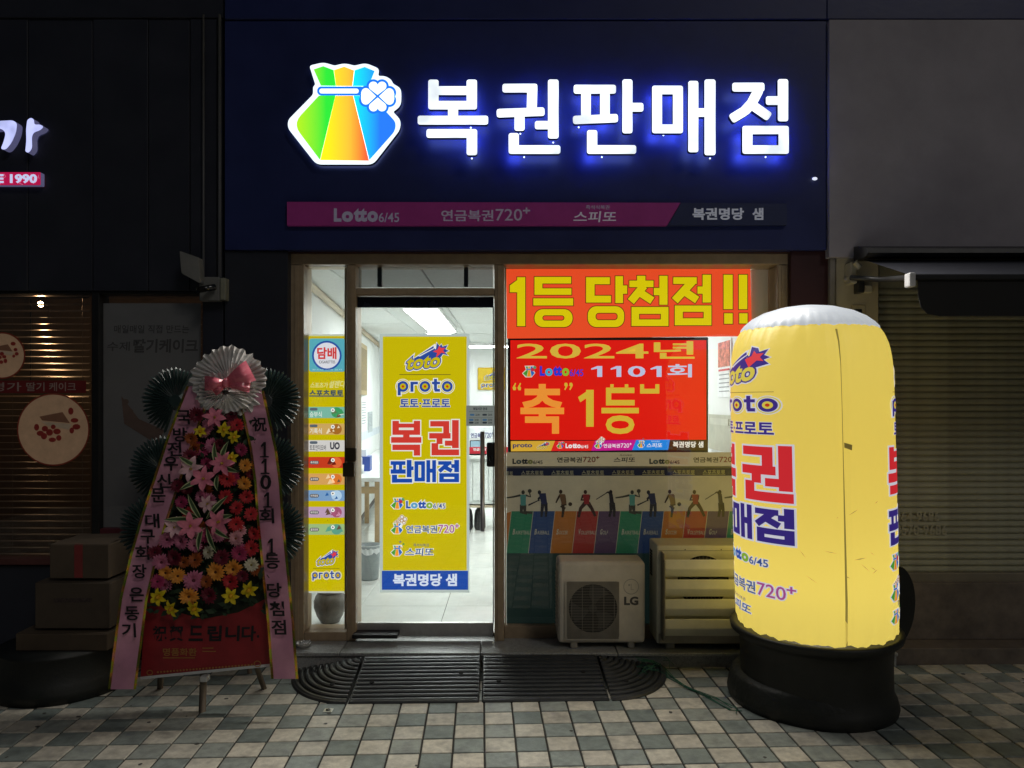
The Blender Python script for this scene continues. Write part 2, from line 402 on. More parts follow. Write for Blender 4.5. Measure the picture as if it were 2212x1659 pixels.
# room
ZF, ZC, YB = 0.098, 2.40, 7.6
def lw(Y): return -1.42 - (Y - 0.1) * 0.089
rv = [(lw(.19), .19, ZF), (lw(YB), YB, ZF), (lw(YB), YB, ZC), (lw(.19), .19, ZC), (lw(.19) - .08, .19, ZF), (lw(YB) - .08, YB, ZF), (lw(YB) - .08, YB, ZC), (lw(.19) - .08, .19, ZC)]
mesh_obj('room_wall', rv, [(0, 1, 2, 3), (4, 7, 6, 5), (0, 3, 7, 4), (3, 2, 6, 7)], M_PLASTER, shop)
box('room_wall', lw(YB) - .1, 1.7, YB, YB + 0.1, ZF, ZC, M_PLASTER, shop, 0)
box('room_wall', 1.56, 1.66, 0.19, YB, ZF, ZC, M_PLASTER, shop, 0)
box('room_wall', 1.49, 1.66, 0.181, 0.19, ZF, ZC, M_PLASTER, shop, 0)
box('cornice', 1.53, 1.56, 0.3, YB - .05, ZC - 0.09, ZC - 0.03, mat('pale_wood', (0.5, 0.42, 0.3), 0.5), shop)
cl = box('ceiling', -2.3, 1.7, 0.19, YB + .1, ZC + 0.02, ZC + 0.12, M_BLACK, shop, 0)
def board_mesh(name, sx, sy, sz, m, bev=0.004):
    bm = bmesh.new(); add_box(bm, -sx / 2, sx / 2, -sy / 2, sy / 2, -sz / 2, sz / 2, bev)
    me = bpy.data.meshes.new(name); bm.to_mesh(me); bm.free(); me.materials.append(m); return me
cbm = board_mesh('ceiling_board', 0.594, 1.194, 0.02, M_CEIL, 0.006)
for i in range(-4, 3):
    for j in range(7):
        o = bpy.data.objects.new('ceiling_board', cbm); o.location = (0.3 + i * 0.6 - 0.0, 0.8 + j * 1.2, ZC + 0.008 + rt.uniform(-.002, .002)); link(o, cl)
fl = box('room_floor', -2.3, 1.7, 0.14, YB + .1, 0.0, ZF - 0.006, M_GROUT, shop, 0)
ftm = board_mesh('floor_tile', 0.597, 0.597, 0.012, M_IFLOOR, 0.002)
for i in range(-4, 4):
    for j in range(13):
        o = bpy.data.objects.new('floor_tile', ftm); o.location = (-0.16 + i * 0.6, 0.44 + j * 0.6, ZF - 0.006); link(o, fl)
tube('skirting_rail', [(lw(.3) + .02, .3, ZF + .05), (lw(YB) + .02, YB - .1, ZF + .05)], 0.02, mat('skirting', (0.10, 0.09, 0.08), .5), shop)
tube('cornice', [(lw(.25) + .03, .25, ZC - .03), (lw(YB) + .03, YB - .1, ZC - .03)], 0.028, mat('pale_wood', (0.5, 0.42, 0.3), 0.5), shop)

# ------------------------------------------------------------------ neighbour on the left: bakery cafe
cafe = thing('cafe_building', 'dark slate clad cake cafe with blinds behind black framed windows', 'building', (-3, 0, 0))
xs = [-420, -180, 60, 200, 320, 410, 470, 483]
for i in range(len(xs) - 1):
    dy = [0, .004, 0, .006, .002, .012, -.02][i]
    wallbox('wall_panel', xs[i] + 0.8, xs[i + 1] - 0.8, 41, 628, -0.045 - dy, 0.12, M_SLATE, cafe)
wallbox('parapet', -420, 483, 0, 38, -0.06, 0.12, M_SLATE, cafe, ztop=ZT)
wallbox('pilaster', 437, 482, 629, 1500, -0.05, 0.12, M_SLATE, cafe, zbot=0.0)
wallbox('wall_base', -420, 436, 1222, 1500, -0.03, 0.12, M_SLATE, cafe, zbot=0.0)
pbox('window_frame', 197, 629, 214, 1221, -0.035, 0.08, M_BLACK, cafe)
pbox('window_frame', -420, 629, 196, 635, -0.03, 0.08, M_BLACK, cafe)
pbox('window_frame', 215, 629, 436, 635, -0.03, 0.08, M_BLACK, cafe)
pbox('window_sill', -420, 1208, 196, 1221, -0.06, 0.08, mat('red_brown_sill', (0.10, 0.035, 0.03), .4), cafe)
pbox('window_sill', 215, 1142, 436, 1221, -0.03, 0.08, mat('red_panel', (0.12, 0.02, 0.03), .5), cafe)
pane('pane', -420, 635.5, 196.5, 1207.5, 0.0, M_GLASS, cafe)
pane('pane', 214.5, 635.5, 436, 1141.5, 0.0, M_GLASS, cafe)
box('room_wall', -5.2, -1.80, 2.2, 2.3, 0.0, 2.6, M_DARKIN, cafe, 0)
box('room_wall', -1.84, -1.74, 0.13, 2.3, 0.0, 2.6, M_DARKIN, cafe, 0)
box('room_wall', -5.3, -5.2, 0.0, 2.3, 0.0, 2.6, M_DARKIN, cafe, 0)
box('room_floor', -5.2, -1.80, 0.13, 2.3, 0.0, 0.05, M_DARKIN, cafe, 0)
box('room_ceiling', -5.2, -1.80, 0.13, 2.3, 2.5, 2.6, M_DARKIN, cafe, 0)
for (x, w_) in ((475, 0.011), (440, 0.007)):
    a = W(x, 60, -0.075); tube('conduit', [(a.x, -0.078, 3.8), (a.x, -0.078, W(0, 600, -.075).z)], w_, mat('grey_conduit', (.09, .09, .095), .5), cafe)

# ------------------------------------------------------------------ neighbour on the right: shuttered shop
shut = thing('shuttered_shop', 'closed shop with grey rendered wall above a beige pillar and roller shutter', 'shop', (2.6, 0, 0))
wallbox('wall', 1791, 2620, 42, 556, -0.10, 0.2, M_GREYWALL, shut)
wallbox('parapet', 1787, 2620, 0, 41, -0.09, 0.2, M_NAVY, shut, ztop=ZT)
wallbox('pillar', 1806, 1898, 557, 1300, -0.06, 0.2, M_BEIGE, shut, zbot=0.0)
wallbox('corner_trim', 1793, 1805, 557, 1300, -0.08, 0.2, mat('grey_trim', (0.22, 0.2, 0.18), .6), shut, zbot=0.0)
pbox('switch_plate', 1840, 658, 1870, 690, -0.066, -0.06, mat('aged_plate', (.42, .37, .26), .5), shut)
pbox('switch_plate', 1846, 668, 1862, 690, -0.07, -0.066, M_BLACK, shut, .001)
sh = wallbox('shutter', 1899, 2620, 557, 1238, 0.075, 0.12, M_SHUT, shut)
a, b = W(1899, 0, .06), W(2620, 0, .06)
def slat_mesh(x0, x1, hgt, m):
    prof = [(0.0, 0), (-0.008, 0.006), (-0.011, hgt * .35), (-0.009, hgt * .7), (-0.002, hgt - 0.006), (0.004, hgt - .001)]
    vs = [(x, p[0], p[1]) for x in (x0, x1) for p in prof]; n = len(prof)
    me = bpy.data.meshes.new('slat'); me.from_pydata(vs, [], [(i, n + i, n + i + 1, i + 1) for i in range(n - 1)])
    me.materials.append(m); return me
sp = 14.0 * (D + .06) / F; sm_ = slat_mesh(a.x, b.x, sp, M_SHUT)
z0 = W(0, 1237, .06).z
for k in range(44):
    o = bpy.data.objects.new('slat', sm_); o.location = (0, 0.072 + (0.004 if k % 9 == 4 else 0), z0 + k * sp); link(o, sh)
pbox('bottom_rail', 1899, 1238, 2620, 1258, 0.03, 0.1, mat('rail_metal', (.20, .18, .14), .5, .2), shut)
wallbox('plinth', 1899, 2620, 1259, 1330, 0.0, 0.2, mat('plinth_stone', (.15, .125, .105), .7, noise=.3, dirt=.3), shut, zbot=0.1)
wallbox('doorstep', 1806, 2620, 1345, 1400, -0.16, 0.2, mat('plinth_stone', (.085, .07, .06)), shut, zbot=0.0, ztop=0.099)
for (t, x0, y0, x1, y1) in (('964-9686', 1934, 1104, 2030, 1126), ('8570-9686', 1934, 1133, 2046, 1156)):
    flat('phone_number', [text(t, x0, y0, x1, y1, .015)], mat('faded_paint', (.36, .35, .27), .7), on(0.058), shut)

# ------------------------------------------------------------------ lamps of the shop
for k, (x0, x1, y0, y1) in enumerate(((-0.97, -0.67, 2.2, 4.35), (-1.03, -0.73, 4.55, 5.75), (-0.75, 0.1, 6.5, 6.8), (0.45, 0.75, 0.7, 1.9), (0.45, 0.75, 2.7, 3.9), (0.45, 0.75, 4.7, 5.9))):
    lab = ['long ceiling light panel seen above the yellow door poster', 'ceiling light panel behind the long one above the door poster', 'ceiling light crossing the far end of the room',
           'ceiling light behind the orange banner, nearest to the glass', 'ceiling light behind the orange banner, middle of its row', 'ceiling light behind the orange banner, farthest of its row'][k]
    t = thing('ceiling_light', lab, 'light', ((x0 + x1) / 2, (y0 + y1) / 2, ZC), 'ceiling lights of the lottery shop')
    box('housing', x0 - .015, x1 + .015, y0 - .015, y1 + .015, ZC - 0.045, ZC - 0.004, mat('lamp_housing', (.8, .8, .8), .5), t)
    box('diffuser', x0, x1, y0, y1, ZC - 0.052, ZC - 0.0455, M_LAMP, t, 0.002)

# ------------------------------------------------------------------ illuminated letters and the money bag
def lit(name, col, e):
    m = mat(name, col, 0.4, emit=e, noise=0, ecol=col)
    if e < 1.5: m.cycles.emission_sampling = 'NONE'
    return m
def lit_face(name, col, e0, e1, scale=5.0):
    """acrylic face lit by uneven rows of lamps behind it"""
    m = lit(name, col, e1); N = m.node_tree.nodes; L = m.node_tree.links
    tc = N.new('ShaderNodeTexCoord'); t = N.new('ShaderNodeTexNoise'); t.inputs['Scale'].default_value = scale; t.inputs['Detail'].default_value = 2
    L.new(tc.outputs['Object'], t.inputs['Vector'])
    r = N.new('ShaderNodeMapRange'); r.inputs['From Min'].default_value = .34; r.inputs['From Max'].default_value = .58
    r.inputs['To Min'].default_value = e0; r.inputs['To Max'].default_value = e1
    L.new(t.outputs['Fac'], r.inputs['Value']); L.new(r.outputs['Result'], N['Principled BSDF'].inputs['Emission Strength'])
    return m
M_LET = lit_face('letter_acrylic', (0.86, 0.94, 1.0), 0.85, 1.5)
M_LSIDE = mat('letter_return', (.02, .025, .08), .4)
M_LBACK = lit('letter_halo', (0.28, 0.40, 1.0), 4.0)  # letter backs made to glow, added for a blue halo on the fascia
def c1(x, y): return ((1600 + x / 2.9105) * .553, (280 + y / 2.9105) * .553)
def c2(x, y): return ((2340 + x / 2.8359) * .553, (280 + y / 2.8359) * .553)
def px(c, s):
    if s[0] == 'r': return ('r',) + c(s[1], s[2]) + c(s[3], s[4])
    return ('l',) + c(s[1], s[2]) + c(s[3], s[4]) + (s[5] / 2.87 * .553,)
def p4(x, y): return (x * .553, y * .553)
A1 = lambda *s: [px(c1, k) for k in s]
A2 = lambda *s: [px(c2, k) for k in s]
P4 = lambda *s: [('r',) + p4(k[1], k[2]) + p4(k[3], k[4]) if k[0] == 'r' else ('l',) + p4(k[1], k[2]) + p4(k[3], k[4]) + (k[5] * .553,) for k in s]
LETTERS = [
    ('first', A1(('r', 212, 90, 330, 430), ('r', 648, 90, 766, 430), ('r', 300, 165, 680, 265), ('r', 214, 332, 766, 430), ('r', 436, 400, 552, 560), ('r', 92, 500, 893, 602), ('r', 192, 652, 766, 752), ('r', 648, 654, 768, 950))),
    ('second', A1(('r', 1055, 137, 1452, 237), ('l', 1396, 160, 1388, 440, 114), ('l', 990, 473, 1535, 453, 97), ('r', 1192, 460, 1308, 672), ('r', 1424, 560, 1640, 655), ('r', 1573, 88, 1694, 760), ('r', 1126, 698, 1242, 932), ('r', 1126, 836, 1714, 935))),
    ('third', P4(('r', 2241, 331, 2406, 366), ('l', 2238, 469, 2414, 461, 33), ('r', 2270, 340, 2308, 475), ('r', 2344, 340, 2382, 475)) + A2(('r', 258, 85, 370, 683), ('r', 330, 345, 492, 443)) + P4(('r', 2293, 508, 2333, 601), ('r', 2293, 567, 2485, 601))),
    ('fourth', A2(('r', 588, 155, 698, 682), ('r', 818, 155, 930, 682), ('r', 589, 155, 929, 250), ('r', 592, 585, 929, 682), ('r', 988, 102, 1100, 893), ('r', 1168, 85, 1290, 925), ('r', 1060, 405, 1200, 500))),
    ('last', A2(('r', 1475, 122, 1832, 220), ('l', 1775, 190, 1680, 370, 112), ('l', 1700, 340, 1600, 450, 112), ('l', 1630, 425, 1460, 528, 108), ('l', 1690, 365, 1890, 505, 106), ('r', 1980, 82, 2095, 550), ('r', 1848, 272, 2010, 368), ('r', 1588, 600, 1700, 910), ('r', 1988, 600, 2102, 910), ('r', 1590, 600, 2100, 692), ('r', 1590, 815, 2100, 910))),
]
def round_poly(p, r, k=5):
    """outline with rounded corners; r may differ by corner"""
    out = []; n = len(p)
    for i in range(n):
        a, b, c = Vector(p[i - 1]), Vector(p[i]), Vector(p[(i + 1) % n])
        rr = r[i] if isinstance(r, (list, tuple)) else r
        u = (a - b); v = (c - b); q = min(rr, u.length * .49, v.length * .49); u.normalize(); v.normalize()
        s, e = b + u * q, b + v * q
        for j in range(k + 1):
            t = j / k; out.append(tuple((s * (1 - t) + b * t) * (1 - t) + (b * (1 - t) + e * t) * t))
    return out
sgn = thing('shop_sign', 'five big white illuminated letters spelling the shop name on the fascia', 'sign', W(1300, 600, -0.1))
dots = []
def sign_lamp(p, w_, h, e, parent):
    """the light an illuminated letter throws onto the street"""
    l_ = bpy.data.lights.new('sign_lamp', 'AREA'); l_.shape = 'RECTANGLE'; l_.size = w_; l_.size_y = h; l_.energy = e; l_.color = (1.0, .96, .87)
    o_ = bpy.data.objects.new('light', l_); o_.location = p; o_.rotation_euler = (R(-90), 0, 0); link(o_, parent)
for nm, st in LETTERS:
    vs, fs, mi = [], [], []
    for i, s in enumerate(st):
        if s[0] == 'r': p = rr_pts(s[1], s[2], s[3], s[4], 5.0, 4)
        else: p = round_poly(seg(*s[1:6])[0], 6.0, 3)
        Yf = -0.178 - 0.0003 * i; n = len(p); b = len(vs)
        ar = sum(p[k][0] * p[(k + 1) % n][1] - p[(k + 1) % n][0] * p[k][1] for k in range(n))
        A = [W(x, y, Yf) for x, y in p]
        vs += A + [Vector((q.x, -0.150, q.z)) for q in A]
        fs.append(tuple(b + k for k in range(n))); mi.append(0)
        fs.append(tuple(b + n + k for k in reversed(range(n)))); mi.append(2)
        for k in range(n): fs.append((b + k, b + n + k, b + n + (k + 1) % n, b + (k + 1) % n)); mi.append(1)
    x0_, x1_ = min(v.x for v in vs), max(v.x for v in vs); z0_, z1_ = min(v.z for v in vs), max(v.z for v in vs)
    sign_lamp(((x0_ + x1_) / 2, -.19, (z0_ + z1_) / 2), x1_ - x0_, z1_ - z0_, 34.0, sgn)
    o = mesh_obj('letter', vs, fs, [M_LET, M_LSIDE, M_LBACK], sgn, mids=mi)
    ym = max(max(s[2], s[4]) for s in st); xm = sum((s[1] + s[3]) / 2 for s in st if max(s[2], s[4]) > ym - 5) / max(1, len([1 for s in st if max(s[2], s[4]) > ym - 5]))
    dots.append((xm, ym + 7))
for (x, y) in dots + [(1017, 196 + 80), (1124, 289), (1195, 308), (1250, 275), (1433, 292), (1652, 274)]:
    c = W(x, y, -0.086); bm = bmesh.new(); bmesh.ops.create_icosphere(bm, subdivisions=1, radius=0.006, matrix=Matrix.Translation(c))
    bm_obj('light_leak', bm, lit('leak_glow', (.8, .9, 1), 1.2), sgn)
def cb(x, y): return ((1100 + x / 3.4558) * .553, (200 + y / 3.4558) * .553)
def CB(*p): return [cb(*q) for q in p]
def grad(name, h0, h1, xa, xb, slant=0.0, e=1.0, h2=None):
    """printed colour running from h0 to h1 across the film (positions are metres along the sign)"""
    if name in MATS: return MATS[name]
    m = lit(name, hexc(h0), e); N = m.node_tree.nodes; L = m.node_tree.links; b = N['Principled BSDF']
    g = N.new('ShaderNodeTexCoord'); s = N.new('ShaderNodeSeparateXYZ'); L.new(g.outputs['Object'], s.inputs[0])
    mu = N.new('ShaderNodeMath'); mu.operation = 'MULTIPLY_ADD'; mu.inputs[1].default_value = slant; L.new(s.outputs['Z'], mu.inputs[0]); L.new(s.outputs['X'], mu.inputs[2])
    mr = N.new('ShaderNodeMapRange'); mr.inputs['From Min'].default_value = xa; mr.inputs['From Max'].default_value = xb; L.new(mu.outputs[0], mr.inputs['Value'])
    r = N.new('ShaderNodeValToRGB'); r.color_ramp.elements[0].color = hexc(h0) + (1,); r.color_ramp.elements[1].color = hexc(h1) + (1,)
    if h2: q = r.color_ramp.elements.new(.55); q.color = hexc(h2) + (1,)
    L.new(mr.outputs[0], r.inputs[0]); L.new(r.outputs[0], b.inputs['Emission Color']); L.new(r.outputs[0], b.inputs['Base Color'])
    return m
bag = thing('logo_sign', 'illuminated money bag emblem in green, orange and blue beside the white letters', 'sign', W(740, 360, -0.1))
op = [(375, 195), (565, 150), (715, 195), (850, 162), (985, 195), (1135, 160), (1318, 235), (1305, 335), (1400, 335), (1480, 385), (1505, 440), (1610, 500), (1618, 610), (1610, 740), (1505, 820), (1610, 930), (1600, 1060), (1235, 1530), (470, 1530), (85, 1040), (85, 930), (425, 585), (425, 480), (455, 450)]
op = round_poly(CB(*op), [6, 10, 4, 10, 4, 10, 10, 4, 12, 8, 4, 12, 10, 12, 4, 12, 12, 12, 12, 12, 12, 6, 6, 4], 4)
prism('backing', poly(*op), -0.125, -0.095, lit('emblem_rim', (.80, .92, 1.0), 1.25), bag, mat('letter_return', (.02, .025, .08), .4))
sign_lamp(W(740, 250, -.14), .5, .45, 22.0, bag)
cX = lambda x: W(cb(x, 0)[0], 0, -.13).x
flat('green_panel', [poly(*CB((432, 245), (562, 202), (702, 255), (733, 468), (530, 465))), poly(*round_poly(CB((505, 598), (728, 598), (518, 1468), (150, 980)), [2, 2, 2, 26]))], grad('bag_green', 'b8f020', '30e83c', cX(180), cX(600), 0, 1.0), on(-.128), bag)
flat('orange_panel', [poly(*CB((706, 255), (845, 208), (978, 260), (955, 470), (735, 470))), poly(*CB((728, 600), (965, 600), (1180, 1478), (522, 1470)))], grad('bag_orange', 'fff01c', 'ff6a3a', cX(620), cX(1130), 0, 1.0, 'ffc53a'), on(-.1285), bag)
flat('blue_panel', [poly(*CB((985, 258), (1122, 212), (1256, 268), (1215, 372), (1170, 470), (960, 470))), poly(*round_poly(CB((970, 600), (1200, 600), (1420, 825), (1545, 960), (1530, 1080), (1185, 1470)), [1, 1, 3, 20, 20, 2]))], grad('bag_blue', '18e6f4', '2a7cf8', cX(1000), cX(1330), 0, 1.0), on(-.128), bag)
BL = lit('bag_cord_blue', hexc('2278ee'), 1.0); WHT = lit('emblem_white', (.86, .95, 1.0), 1.4)
flat('cord_outline', [poly(*rr_pts(*cb(480, 475), *cb(1120, 598), 9))], BL, on(-.131), bag)
flat('cord', [poly(*rr_pts(*cb(510, 505), *cb(1040, 570), 5))], WHT, on(-.132), bag)
hearts = [((1238, 470), (1355, 470), (1295, 590), 0), ((1137, 558), (1137, 660), (1275, 608), 1), ((1455, 560), (1455, 662), (1315, 608), 1), ((1240, 752), (1355, 752), (1297, 625), 0)]
def heart(a, b, tip, r):
    return [disc(*a, r), disc(*b, r), poly((a[0], a[1]), (b[0], b[1]), tip), poly(*[(a[0] + (tip[0] - a[0]) * 0 + dx, a[1] + dy) for dx, dy in ((0, 0), (1, 0), (0, 1))])]
def heart_poly(a, b, tip, r):
    a, b, tip = Vector(a), Vector(b), Vector(tip); mid = (a + b) / 2; ax = (tip - mid).normalized(); sd = (b - a).normalized(); hd = (b - a).length / 2
    pts = []
    for s in (1, -1):
        arc = []
        for k in range(13):
            t = R(-70 + 250 * k / 12) if False else R(200 - 250 * k / 12)
            arc.append(mid + sd * s * (hd + r * math.cos(t)) * 1 - ax * (r * math.sin(t)))
        pts.append(arc)
    right = pts[0]; left = pts[1]
    return poly(*([tuple(v) for v in right] + [tuple(tip)] + [tuple(v) for v in reversed(left)]))
def cbs(shapes): return [([cb(*q) for q in p], f) for p, f in shapes]
flat('clover_outline', cbs([disc((a[0] + b[0]) / 2 * .5 + tip[0] * .5, (a[1] + b[1]) / 2 * .5 + tip[1] * .5, 92) for a, b, tip, k in hearts] + [disc(*q, 92) for a, b, tip, k in hearts for q in (a, b)] + [disc(1297, 608, 120)]), BL, on(-.1315), bag)
flat('clover', cbs([heart_poly(a, b, tip, 60) for a, b, tip, k in hearts]), WHT, on(-.1335), bag)

# ------------------------------------------------------------------ printed emblems that recur on the posters; crop coordinates, fx / fy take them to the picture
YEL, NAV, RED = 'c8b600', '28509c', 'd03a30'
def d_toto(yel=YEL, navy='28489a', white='e8e8ee', red='e04048'):
    wp = lambda x, y: (x, y - (x - 250) * 0.10)
    box_ = (262, 252, 600, 375)
    burst = [(578, 98), (606, 132), (624, 112), (634, 138), (686, 122), (664, 163), (697, 180), (662, 196), (692, 226), (640, 212), (612, 250), (560, 235), (540, 190), (570, 160)]
    big = [(x + (x - 615) * .13, y + (y - 175) * .13) for x, y in burst]
    sh = .22
    return [
        ([text('toto', *box_, .13, sh, wp, 0.03), poly((300, 285), (560, 108), (600, 240), (420, 300)), poly(*big)], white, 0),
        ([text('toto', *box_, .085, sh, wp, 0.03), poly((340, 262), (545, 142), (590, 200), (560, 262), (400, 290)), poly(*burst)], navy, 1),
        ([poly((385, 232), (568, 112), (552, 158), (410, 236))], white, 2),
        ([poly((400, 222), (545, 132), (548, 152), (402, 226))], navy, 3),
        ([text('toto', *box_, .035, sh, wp, 0.03)], yel, 3),
        ([poly((602, 128), (618, 150), (662, 150), (641, 177), (663, 206), (622, 199), (570, 247), (581, 200), (538, 186), (586, 166))], red, 4)]
def d_proto(yel=YEL, navy='28489a', white='e8e6d8', red='c03818'):
    A = [('r', 188, 500, 218, 624), ('r', 315, 500, 345, 588), ('r', 315, 488, 390, 514), ('r', 550, 460, 580, 572), ('r', 530, 488, 610, 513), ('r', 556, 560, 610, 587)]
    rg = [(240, 535), (460, 535), (682, 535)]
    return [
        (grow(A, 10) + [disc(x, y, 76) for x, y in rg], white, 0),
        ([disc(x, y, 69) for x, y in rg], yel, 1),
        ([disc(x, y, 60) for x, y in rg] + grow(A[:1], 8), white, 2),
        (grow(A, 0) + [disc(x, y, 54) for x, y in rg], navy, 3),
        ([disc(x, y, 30) for x, y in rg], yel, 4),
        ([disc(x, y, 13) for x, y in rg], red, 5)]
BOK = [('r', 135, 878, 200, 1018), ('r', 348, 878, 412, 1018), ('r', 136, 905, 411, 946), ('r', 136, 970, 411, 1018), ('r', 242, 1012, 306, 1045), ('r', 122, 1040, 424, 1097), ('r', 135, 1115, 412, 1170), ('r', 348, 1116, 412, 1225)]
GWON = [('r', 512, 880, 702, 935), ('r', 642, 881, 702, 1010), ('r', 502, 1000, 716, 1055), ('r', 575, 1045, 635, 1110), ('r', 525, 1100, 592, 1222), ('r', 658, 1075, 745, 1127), ('r', 730, 870, 797, 1150), ('r', 526, 1163, 800, 1222)]
PAN = [('r', 118, 1280, 265, 1318), ('r', 142, 1310, 172, 1370), ('r', 200, 1310, 232, 1370), ('r', 118, 1362, 268, 1405), ('r', 278, 1268, 326, 1440), ('r', 318, 1332, 346, 1370), ('r', 130, 1415, 182, 1495), ('r', 131, 1455, 332, 1494)]
MAE = [('q', (355, 1280, 460, 1482), (394, 1318, 422, 1444), .5, .5), ('r', 474, 1270, 512, 1490), ('r', 532, 1270, 570, 1490), ('r', 505, 1355, 540, 1395)]
JEOM = [('r', 592, 1280, 725, 1316), ('l', 695, 1300, 602, 1382, 40), ('l', 652, 1338, 728, 1378, 40), ('r', 752, 1268, 800, 1390), ('r', 722, 1310, 760, 1348), ('q', (602, 1400, 800, 1490), (648, 1438, 752, 1457), .5, .5)]
def d_names(red=RED, blue='1848a8', white='e4e4e0'):
    return [(grow(BOK + GWON, 11), white, 0), (grow(BOK + GWON, 0), red, 1), (grow(PAN + MAE + JEOM, 11), white, 0), (grow(PAN + MAE + JEOM, 0), blue, 1)]
def d_bag(x0, y0, x1, y1, white='eeeee6', extra=0):
    X = lambda u: x0 + u * (x1 - x0); Y = lambda v: y0 + v * (y1 - y0)
    P = lambda *p: poly(*[(X(a), Y(b)) for a, b in p])
    out = [([P((.18, .02), (.92, .0), (1.0, .2), (.86, .36), (1.02, .62), (.74, 1.0), (.25, 1.0), (-.02, .66), (.28, .34))], white, 0),
           ([P((.26, .08), (.42, .08), (.44, .26), (.34, .26)), P((.34, .38), (.46, .38), (.33, .95), (.05, .66))], '4a9a2c', 1),
           ([P((.46, .08), (.62, .08), (.6, .26), (.48, .26)), P((.47, .38), (.62, .38), (.68, .95), (.36, .95))], 'f09a20', 1),
           ([P((.66, .08), (.84, .08), (.76, .26), (.64, .26)), P((.64, .38), (.78, .38), (.96, .64), (.73, .95))], '2868c0', 1),
           ([P((.3, .27), (.82, .27), (.82, .36), (.3, .36))], '2868c0', 1)]
    if extra == 1: out += [([disc(X(.97), Y(.16), (x1 - x0) * .12)], '5a9a70', 2), ([disc(X(.8), Y(.34), (x1 - x0) * .14)], 'c03048', 2)]
    if extra == 2:
        for (u, v, r) in ((.35, -.05, .03), (.5, -.15, .05), (.55, 0, .05), (.7, -.32, .08), (.72, -.08, .08), (.9, -.18, .11), (.92, -.5, .13), (1.16, -.3, .14), (1.08, .0, .11)):
            out += [([disc(X(u), Y(v), (x1 - x0) * (r + .05))], white, 0), ([ring(X(u), Y(v), (x1 - x0) * r, (x1 - x0) * r, (x1 - x0) * .05, 16)], 'b08040', 2)]
        out += [([rect(X(.76), Y(.2), X(.84), Y(.46)), rect(X(.66), Y(.28), X(.94), Y(.37))], 'f4f4f4', 3)]
    if extra == 3:
        for (u, v, c) in ((.8, -.25, '707078'), (1.05, -.05, '50904a'), (.85, .25, 'd8a830')):
            st = [(X(u) + (x1 - x0) * (.13 if k % 2 == 0 else .06) * math.sin(k * math.pi / 5), Y(v) - (x1 - x0) * (.13 if k % 2 == 0 else .06) * math.cos(k * math.pi / 5)) for k in range(10)]
            out += [([poly(*st)], c, 3)]
    return out
def outl(t, b, o, white, col):
    """writing with an outline: t(bold) gives the shapes"""
    return ([(t(b + o), white, 0)] if white else []) + [(t(b), col, 1)]
def d_lotto(x0, y0, x1, y1, white='e8ecec', cols=('2850a8', '60a0c8', '2850a8', '88b030', '34508c'), frac=.655):
    s = (x1 - x0); X = lambda u: x0 + u * s; h = y1 - y0
    its = [('L', 0, .0, .118, 1.0, 0), ('o', .122, .22, .297, 1.02, 1), ('tt', .305, -.02, .51, 1.0, 2), ('o', .512, .2, .677, 1.02, 3)]
    out = []
    for (b, u0, v0, u1, v1, k) in its:
        out += outl(lambda q, b=b, u0=u0, v0=v0, u1=u1, v1=v1: [text(b, X(u0), y0 + v0 * h, X(u1), y0 + v1 * h, q, 0, None, .055)], .055, .07, white, cols[k])
    out += outl(lambda q: [text('6/45', X(.69), y0 + .34 * h, X(1.0), y0 + 1.02 * h, q, 0, None, .0)], .012, .07, white, cols[4])
    return out
def d_yeon(x0, y0, x1, y1, white='dfe4f0', c1_='3c5890', c2_='a84a90'):
    s = x1 - x0; X = lambda u: x0 + u * s; h = y1 - y0
    return outl(lambda q: [text('연금복권', X(0), y0 + .12 * h, X(.585), y1, q, 0, None, .02)], .02, .05, white, c1_) + \
        outl(lambda q: [text('720', X(.61), y0 + .05 * h, X(.905), y0 + .95 * h, q, 0, None, 0.0)], .006, .06, white, c2_) + \
        outl(lambda q: grow([('r', X(.955) - .008 * s, y0 - .05 * h, X(.955) + .008 * s, y0 + .4 * h), ('r', X(.915), y0 + .175 * h - .008 * s, X(.995), y0 + .175 * h + .008 * s)], q * h), .01, .06, white, c2_)
def d_spito(x0, y0, x1, y1, white='e4e8ee', col='2c5698', small='506080'):
    h = y1 - y0; s = x1 - x0
    return [([text('즉석식복권', x0 + .28 * s, y0, x0 + .8 * s, y0 + .25 * h, .01)], small, 1)] + \
        outl(lambda q: [text('스피또', x0, y0 + .36 * h, x1 - .06 * s, y1, q, .12, None, .015)], .015, .06, white, col)
def bake(design, fx, fy):
    return [(tf(s, fx, fy), c, l) for s, c, l in design]
def show(design, place_at, parent, e, name='lettering', cut=None, lay=0.0012):
    """lay out a printed design: one mesh for each colour and layer"""
    acc = {}
    for s, c, l in design: acc.setdefault((l, c), []).extend(s)
    for (l, c), s in sorted(acc.items()):
        flat(name, s, ink(c, e), place_at(l), parent, cut)
def lay_on(Y): return lambda l: on(Y - 0.0035 * l)
k4x, k4y = (lambda x: 818.4 + x * .2166), (lambda y: 718.9 + y * .2166)
k5x, k5y = (lambda x: 818.4 + x * .1467), (lambda y: 1039.6 + y * .1467)
